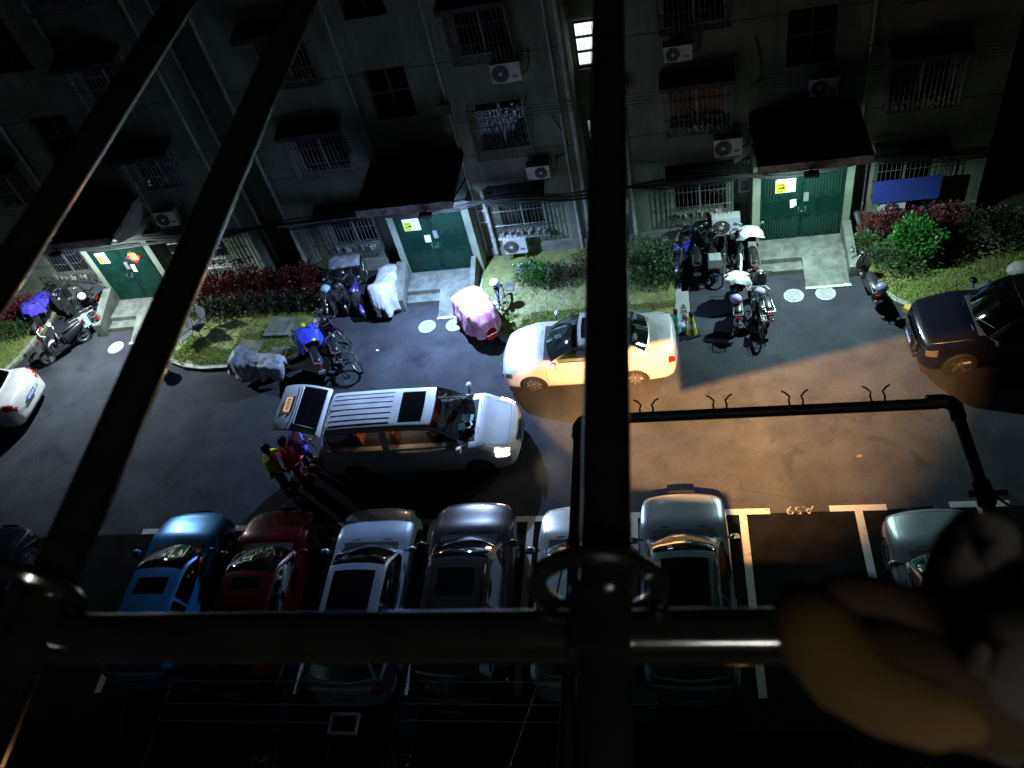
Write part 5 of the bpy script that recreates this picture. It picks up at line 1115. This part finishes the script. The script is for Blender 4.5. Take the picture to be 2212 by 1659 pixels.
# middle gate group
bicycle('bicycle with a striped cloth over its basket by the red hedge', pB(1, 960, 1140), pB(1, 940, 870), (.03, .03, .05), basket='front', lean=.05, bag=M('striped_cloth', (.3, .5, .55), .8, var=.5, scale=30))
scooter('dark electric scooter with purple trim beside the silver cover', pB(1, 1210, 1190), pB(1, 1110, 880), (.03, .03, .05), accent=M('purple_trim', (.06, .04, .3), .3, coat=.5), lean=.05)
covered('scooter under a wrinkled silver cover against the step wall', pB(1, 1370, 1180), pB(1, 1440, 850), silver_c, [(a, b * 1.12, c, d * .6) for a, b, c, d in SP], .045)
t = thing('cargo_tricycle', 'dark cargo tricycle with a pale cloth over its box at the wall', 'tricycle', pB(1, 1080, 900)); t.rotation_euler.z = .1
for x, y in ((-.45, .35), (.45, .35), (0, -.75)): w = link('wheel', BW[(.33, .024, 18)][0], t, (x, y, .35)); w.rotation_euler.z = R(90); link('rim', BW[(.33, .024, 18)][1], w)
m = MB(); m.bx(-.42, .42, .02, .75, .5, .55)
for a in ((-.42, -.4, .02, .75), (.4, .42, .02, .75), (-.4, .4, .02, .04), (-.4, .4, .73, .75)): m.bx(*a, .55, .85)
m.build('cargo_box', trim, t); MB().tube([(0, -.75, .35), (0, -.6, .8), (0, .02, .5)], .02, 6).build('frame', trim, t); MB().tube([(-.28, -.5, 1.0), (0, -.6, .95), (.28, -.5, 1.0)], .014, 6).build('handlebar', steel, t)
o = drape('cloth', grey_c, t, [(-.5, .3, .9, .78), (-.3, .34, .93, .72), (.3, .34, .93, .72), (.5, .3, .9, .78)], .04); o.location = (0, .4, .02)
bicycle('black bicycle with a red stripe leaning at the lawn corner', pB(1, 1080, 1390), pB(1, 850, 1230), (.03, .012, .014), lean=.14)
bicycle('black bicycle with large wire rear basket and wide saddle near the van', pB(1, 900, 1440), pB(1, 1180, 1640), (.02, .02, .022), basket='rear', lean=.07)
t = scooter('scooter wrapped in a blue rain cape with yellow patches', pB(1, 740, 1390), pB(1, 860, 1680), (.05, .04, .09), lean=.05, plate='', box=None)
drape('rain_cape', blue_c, t, [(.0, .26, .86, .5), (.2, .36, 1.04, .45), (.4, .38, 1.1, .45), (.6, .28, 1.0, .5), (.75, .15, .8, .55)], .05)
for (x, y, z_, s_) in ((.62, 0, 1.04, .09), (.05, -.12, .88, .075), (.3, .3, .9, .045)): MB().ell((x, y, z_), (s_, s_ * .9, s_ * .5), 10, 6).build('yellow_patch', M('cape_yellow', (.6, .55, .02), .6), t, smooth=True)
covered('scooter under a loose grey sheet beside the lawn slab', pB(1, 130, 1640), pB(1, 510, 1640), grey_c, [(a, b, c * .92, d) for a, b, c, d in SP], .07)
covered('scooter under a pink and white checked cover before the middle gate', (-5.12, 16.5, 0), (-5.95, 17.75, 0), pink_check(), [(-.85, .2, .85, .5), (-.7, .42, 1.0, .42), (-.3, .48, 1.08, .35), (.1, .48, 1.12, .3), (.5, .42, 1.05, .3), (.72, .3, .85, .35), (.84, .12, .65, .42)], .05)
MB().box((.84, -.02, .45), (.2, .3, .18), ry=.15).build('red_crate', M('crate_red', (.35, .02, .02), .5), bpy.data.objects['covered_scooter.002'])
bicycle('folding bicycle with a white bag on its bars beside the pink cover', (-4.98, 16.95, 0), (-4.95, 18.0, 0), (.05, .05, .3), lean=.05, small=False, bag=None, light=False, rack=False)
b = MB().ell((-.35, 0, 1.05), (.13, .15, .12), 12, 8); b.build('bag', white_c, [o for o in bpy.data.objects if o.name.startswith('bicycle') and o.parent is None][-1], smooth=True)
MB().box((.28, 0, .86), (.16, .2, .03), rz=.3).build('white_seat_cover', white_c, [o for o in bpy.data.objects if o.name.startswith('bicycle') and o.parent is None][-1])
# right gate group
scooter('black scooter with a blue stripe nearest the pale shrub', pB(3, 270, 830), pB(3, 370, 560), (.02, .02, .03), accent=M('blue_trim', (.03, .03, .4), .35), lean=.06, basket=True)
scooter('dark scooter with a blue number plate facing the road, right gate group', pB(3, 540, 560), pB(3, 580, 880), (.03, .03, .03), plate='J170', lean=.03, box=M('crate_grey', (.2, .21, .22), .6))
bicycle('thin black bicycle squeezed beside the blue plated scooter', pB(3, 690, 590), pB(3, 660, 880), (.03, .03, .03), lean=-.05)
scooter('scooter with a white cloth on its bars against the right gate wall', pB(3, 860, 610), pB(3, 900, 800), (.05, .05, .05), cloth=white_c, lean=.05)
t = scooter('scooter draped with a white cloth standing alone, lilac helmet on its seat', pB(3, 760, 940), pB(3, 770, 1270), (.05, .05, .06), cloth=white_c, lean=.04, basket=True)
o = tag(MB().ell((0, 0, 0), (.15, .13, .14), 14, 9).build('helmet', M('helmet_lilac', (.28, .26, .5), .35, coat=.5), None, smooth=True), 'lilac helmet on the seat of the lone white draped scooter', 'helmet'); o.location = pB(3, 765, 985, .93)
bicycle('black bicycle parked next to the lone scooter, front wheel turned', pB(3, 900, 1060), pB(3, 970, 1310), (.03, .03, .03), lean=.07)
t = scooter('slim electric bicycle with blue helmet beside the turned bicycle', pB(3, 935, 960), pB(3, 1010, 1200), (.1, .1, .11), lean=.05, mirrors=False)
o = tag(MB().ell((0, 0, 0), (.14, .12, .13), 14, 9).build('helmet', MATS['helmet_lilac'], None, smooth=True), 'lilac helmet on the slim electric bicycle near the manhole covers', 'helmet'); o.location = pB(3, 965, 925, 1.0)
t = scooter('black and white scooter leaning on the right bed kerb with its own helmet', pB(4, 800, 800), pB(4, 900, 1040), (.5, .5, .5), accent=trim, lean=-.12, box=None)
o = tag(MB().ell((0, 0, 0), (.16, .14, .14), 14, 9).build('helmet', M('helmet_grey', (.12, .12, .2), .3, coat=.6), None, smooth=True), 'dark helmet on the seat of the scooter at the right bed', 'helmet'); o.location = pB(4, 960, 890, .92)

# more of the tightly parked rows
scooter('black scooter wedged between the striped cloth bicycle and the purple trimmed one', pB(1, 1060, 1130), pB(1, 1030, 850), (.02, .02, .022), lean=.06, mirrors=True, basket=True)
bicycle('dark bicycle pressed against the hedge end by the striped cloth', pB(1, 880, 1120), pB(1, 900, 880), (.02, .02, .02), lean=-.1, rack=False)
scooter('black moped parked tight by the lawn corner behind the rain cape', pB(1, 900, 1330), pB(1, 990, 1560), (.02, .02, .025), lean=.06, mirrors=False, basket=True)
scooter('black scooter between the blue striped one and the blue plated one', pB(3, 400, 560), pB(3, 430, 850), (.015, .015, .018), lean=.05, accent=trim)
bicycle('dark bicycle lying against the cream air conditioner', pB(3, 760, 560), pB(3, 780, 820), (.02, .02, .02), lean=.12, light=True)
scooter('small dark moped right beside the left gate wall', pB(0, 720, 1180), pB(0, 830, 1240), (.02, .02, .02), lean=.06, mirrors=True)
# ------------------------------------------------------------------ chairs, cones, boards, bin, litter
def chair(label, p, rz, z=.1):
    t = thing('folding_chair', label, 'chair', (p.x, p.y, z), rz, 'garden chairs on the lawn'); fr = M('chair_frame', (.03, .03, .032), .4, metal=.5); cl = M('chair_sling', (.05, .055, .065), .7)
    MB().box((0, 0, .43), (.44, .42, .02)).build('seat', cl, t); m = MB(); m.grid([[(lerp(-.21, .21, i / 6), .22 + .16 * j + .03 * math.sin(i / 6 * 3.14), .46 + .4 * j) for i in range(7)] for j in (0, .5, 1)]); m.build('backrest', cl, t)
    for sx in (-.23, .23): MB().tube([(sx, -.22, 0), (sx, -.2, .42), (sx, .2, .44), (sx, .38, .88)], .012, 6).build('leg', fr, t); MB().tube([(sx, .26, 0), (sx, .12, .42)], .012, 6).build('leg', fr, t); MB().tube([(sx, -.2, .62), (sx, .28, .64)], .014, 6).build('armrest', fr, t)
chair('dark sling chair on the lawn nearer the hedge', pB(0, 1720, 1290, .1), -.4); chair('dark sling chair on the lawn nearer the kerb', pB(0, 1610, 1370, .1), -.7)
chair('black chair standing beside the left gate wall', pB(0, 870, 990), 1.2, 0.)
def cone(label, p, c, tilt=0.):
    t = thing('traffic_cone', label, 'cone', (p.x, p.y, 0), .3, 'cones by the bed corner'); t.rotation_euler.y = tilt
    MB().box((0, 0, .03), (.4, .4, .06), taper=.9).build('base', black, t); MB().lathe([(.15, .06), (.06, .62), (.055, .66)], 20).build('body', c, t, smooth=True)
    MB().lathe([(.058, .64), (.06, .74), (.05, .78), (.001, .785)], 16).build('cap', black, t, smooth=True)
    MB().lathe([(.118, .27), (.092, .42)], 20).build('band', M('cone_band_' + c.name, tuple(min(1, x * 1.6 + .05) for x in c.diffuse_color[:3]) if 0 else (.4, .4, .3), .5), t)
tealm = M('cone_teal', (.03, .3, .28), .5, var=.3); oliv = M('cone_olive', (.28, .27, .03), .5, var=.3)
cone('teal cone nearest the white sedan', pB(3, 255, 1255), tealm, .03); cone('olive yellow cone on a black base with a pole in it', pB(3, 390, 1275), oliv)
p = pB(3, 390, 1275); tag(MB().tube([(p.x, p.y + .02, .76), (p.x - .02, p.y + .1, 1.55)], .013, 7).build('pole', M('pole_dark', (.05, .05, .045), .6)), 'thin dark pole standing out of the olive cone', 'pole')
p = pB(3, 330, 1190); t = thing('warning_board', 'white caution board with black marks leaning behind the cones', 'sign board', (p.x, p.y, .02), .05)
m = MB(); m.box((0, .22, .36), (.36, .02, .86), rx=R(-32), taper=.99); m.build('board', white, t)
tilt = Matrix.Translation((0, .22, .36)) @ Matrix.Rotation(R(-32), 4, 'X')
m = MB(); m.tube([(-.07, -.015, .0), (0, -.015, .11), (.07, -.015, 0)], .007, 4, closed=True); m.box((0, -.015, .04), (.012, .006, .04))
for a, b, w, h, r in ((-.06, -.1, .02, .1, .3), (0, -.12, .02, .12, 0), (.06, -.1, .02, .1, -.3), (0, -.3, .16, .03, .5), (.02, -.26, .05, .12, .6), (-.04, -.34, .12, .025, -.4), (.05, -.36, .03, .08, .2), (-.02, -.22, .03, .08, -.5)): m.box((a, -.015, b), (w, .006, h), ry=r)
m.xf(tilt); tag(m.build('marks', ink, t), kind='stuff'); m = MB().box((.07, -.018, -.29), (.08, .006, .05), ry=.4).xf(tilt); m.build('red_mark', M('sign_red', (.4, .02, .02), .5), t)
p = pB(0, 1400, 1620); t = thing('bin', 'small dark round bin standing on the road by the lawn kerb', 'bin', (p.x, p.y, 0)); MB().lathe([(.15, 0), (.2, .5), (.21, .52), (.19, .52), (.14, .03), (.001, .03)], 20).build('tub', black, t, smooth=True); MB().lathe([(.21, .525), (.2, .56), (.001, .6)], 20).build('lid', M('bin_lid', (.1, .1, .1), .5), t, smooth=True)
lit = M('litter_paper', (.6, .6, .6), .8)
for k, (b, x, y, lab) in enumerate([(1, 1290, 1420, 'white scrap of paper on the road below the manhole covers'), (3, 1110, 690, 'white scrap lying on the step of the right gate'), (4, 650, 855, 'white scrap on the road by the ramp edge'), (0, 450, 1330, 'pale scrap near the left scooters')]):
    p = pB(b, x, y); o = tag(MB().box((0, 0, 0), (.08, .05, .012), ry=.2).build('litter', lit), lab, 'litter'); o.location = (p.x, p.y, .16 if b == 3 else .014); o.rotation_euler.z = k
p = on_z(1856, 986); o = tag(MB().box((0, 0, 0), (.12, .05, .03), rz=.2).build('litter', M('litter_brown', (.12, .08, .05), .8)), 'small brown scrap on the orange lit road', 'litter'); o.location = (p.x, p.y, .016)
p = pB(2, 1950, 1230); o = tag(MB().ell((0, 0, 0), (.13, .1, .09), 10, 7).build('plastic_bag', M('lilac_bag', (.3, .29, .5), .5)), 'lilac plastic bag beside the teal cone', 'bag'); o.location = (p.x + .03, p.y, .085)
# ------------------------------------------------------------------ people behind the van
skin_m = M('skin', (.45, .28, .2), .6)
def skin(name, verts, edges, mats, par, sub=1):
    me = bpy.data.meshes.new(name); me.from_pydata([v[0] for v in verts], edges, []); o = link(name, me)
    md = o.modifiers.new('s', 'SKIN'); md.use_smooth_shade = True
    for d, v in zip(me.skin_vertices[0].data, verts): d.radius = (v[1], v[1] if len(v) < 3 else v[2])
    me.skin_vertices[0].data[0].use_root = True
    sb = o.modifiers.new('d', 'SUBSURF'); sb.levels = sub; sb.render_levels = sub
    bpy.context.view_layer.update(); new = bpy.data.meshes.new_from_object(o.evaluated_get(bpy.context.evaluated_depsgraph_get())); o.modifiers.clear(); o.data = new; new.name = name
    new.materials.clear(); new.materials.append(mats); new.polygons.foreach_set('use_smooth', [True] * len(new.polygons)); o.parent = par; return o
def person(label, loc, rz, coat, legs, hair, shoe, arms, lean=.1, long_coat=False, h=1.68):
    t = thing('person', label, 'person', loc, rz, None); t.scale = (h / 1.62,) * 3
    L_ = lambda z: lean * max(0, z - .9)                 # forward lean above the hips, forward is +x
    hips = (0, 0, .93); chest = (L_(1.3), 0, 1.28); neck = (L_(1.45) + .01, 0, 1.44); hd = (L_(1.58) + .04, 0, 1.57)
    V = [(hips, .14, .12), ((L_(1.1), 0, 1.1), .135, .115), (chest, .165, .13), (neck, .052, .052), (hd, .085, .09), ((hd[0] + .005, 0, 1.66), .07, .075)]
    E = [(0, 1), (1, 2), (2, 3), (3, 4), (4, 5)]; T = []
    for sg, (el, wr) in zip((1, -1), arms):
        b = len(V); sh = (chest[0], sg * .19, 1.37); V += [(sh, .065), (el, .045), (wr, .032)]; E += [(2, b), (b, b + 1), (b + 1, b + 2)]
        w, e = Vector(wr), Vector(el); d = (w - e).normalized(); s_ = d.cross(Vector((0, 0, 1))).normalized() if abs(d.z) < .95 else Vector((0, 1, 0)); pl = w + d * .07; V.append((tuple(pl), .032, .018)); E.append((b + 2, b + 3)); pi_ = b + 3
        for k in range(4):
            q0 = pl + s_ * (.024 * (k - 1.5)) + d * .03; q1 = q0 + d * (.035 + .006 * (k in (1, 2))) - Vector((0, 0, .012)); n_ = len(V); V += [(tuple(q0), .009), (tuple(q1), .0075)]; E += [(pi_, n_), (n_, n_ + 1)]
        q0 = w + d * .035 + s_ * .04; n_ = len(V); V += [(tuple(q0), .01), (tuple(q0 + d * .035 + s_ * .012), .008)]; E += [(b + 2, n_), (n_, n_ + 1)]
    for sg, fx in ((1, .06), (-1, -.05)):
        b = len(V); V += [((0, sg * .09, .86), .095), ((.02 + fx * .4, sg * .1, .48), .06), ((fx, sg * .11, .1), .043), ((fx + .11, sg * .12, .05), .04, .035)]; E += [(0, b), (b, b + 1), (b + 1, b + 2), (b + 2, b + 3)]
    body = skin('body', V, E, skin_m, t, 1)
    # face details joined to the head
    fm = MB(); fm.ell((hd[0] + .09, 0, 1.565), (.018, .013, .02), 8, 6); 
    for sg in (1, -1): fm.ell((hd[0] + .01, sg * .09, 1.575), (.022, .012, .032), 8, 6)
    fm.build('nose_and_ears', skin_m, body)
    ey = MB(); [ey.ell((hd[0] + .08, sg * .032, 1.59), (.01, .013, .008), 8, 6) for sg in (1, -1)]; ey.build('eyes', ink, body); MB().box((hd[0] + .088, 0, 1.525), (.006, .045, .008)).build('mouth', M('lips', (.3, .1, .09), .6), body)
    hr = MB().ell((hd[0] - .02, 0, 1.645), (.118, .108, .1), 16, 9); hr.ell((hd[0] - .06, 0, 1.58), (.075, .1, .11), 14, 8); hr.build('hair', hair, t, smooth=True)
    bot = .5 if long_coat else .84
    CV = [((0, 0, .95), .195, .175), ((L_(1.12), 0, 1.12), .19, .165), (chest, .22, .18), ((neck[0], 0, 1.43), .075, .075), ((-.005, 0, bot), .17 if not long_coat else .21, .16 if not long_coat else .2)]; CE = [(0, 1), (1, 2), (2, 3), (0, 4)]
    for sg, (el, wr) in zip((1, -1), arms):
        b = len(CV); CV += [((chest[0], sg * .21, 1.37), .10), (el, .082), (tuple(Vector(el).lerp(Vector(wr), .93)), .062)]; CE += [(2, b), (b, b + 1), (b + 1, b + 2)]
    skin('jacket', CV, CE, coat, t, 1)
    TV = [((0, 0, .92), .125, .12)]; TE = []
    for sg, fx in ((1, .06), (-1, -.05)):
        b = len(TV); TV += [((0, sg * .1, .85), .125), ((.02 + fx * .4, sg * .11, .48), .095), ((fx, sg * .12, .11), .075)]; TE += [(0, b), (b, b + 1), (b + 1, b + 2)]
    skin('trousers', TV, TE, legs, t, 1)
    for sg, fx in ((1, .06), (-1, -.05)): m = MB(); m.ell((fx + .06, sg * .115, .05), (.145, .055, .055), 12, 7); m.v = [(x, y, max(z, .004)) for x, y, z in m.v]; m.build('shoe', shoe, t, smooth=True)
    return t
hair_m = M('hair_black', (.012, .011, .012), .5)
person('person in a long blue coat standing under the raised tailgate', (-9.6, 12.58, 0), .25, M('coat_blue', (.2, .17, .95), .6, var=.15), M('trousers_navy', (.03, .03, .3), .7), M('hair_navy', (.015, .015, .05), .5), M('shoe_pink', (.6, .35, .36), .6), (((.18, .27, 1.12), (.42, .22, 1.15)), ((.15, -.27, 1.1), (.4, -.2, 1.1))), .16, True)
person('person in a red jacket and dark red trousers behind the van', (-9.62, 11.98, 0), .8, M('jacket_red', (.95, .05, .03), .6, var=.15), M('trousers_maroon', (.4, .03, .07), .7), hair_m, M('shoe_maroon', (.3, .05, .07), .6), (((.1, .3, 1.12), (.32, .3, 1.02)), ((.08, -.3, 1.12), (.3, -.26, 1.05))), .1)
person('person in a yellow green jacket and blue trousers half behind the red jacket', (-10.05, 11.84, 0), .6, M('jacket_lime', (.6, .68, .03), .6, var=.15), M('trousers_blue', (.05, .045, .38), .7), hair_m, black, (((.1, .34, 1.15), (.3, .36, 1.0)), ((.06, -.36, 1.15), (.25, -.4, 1.0))), .12, False, 1.62)
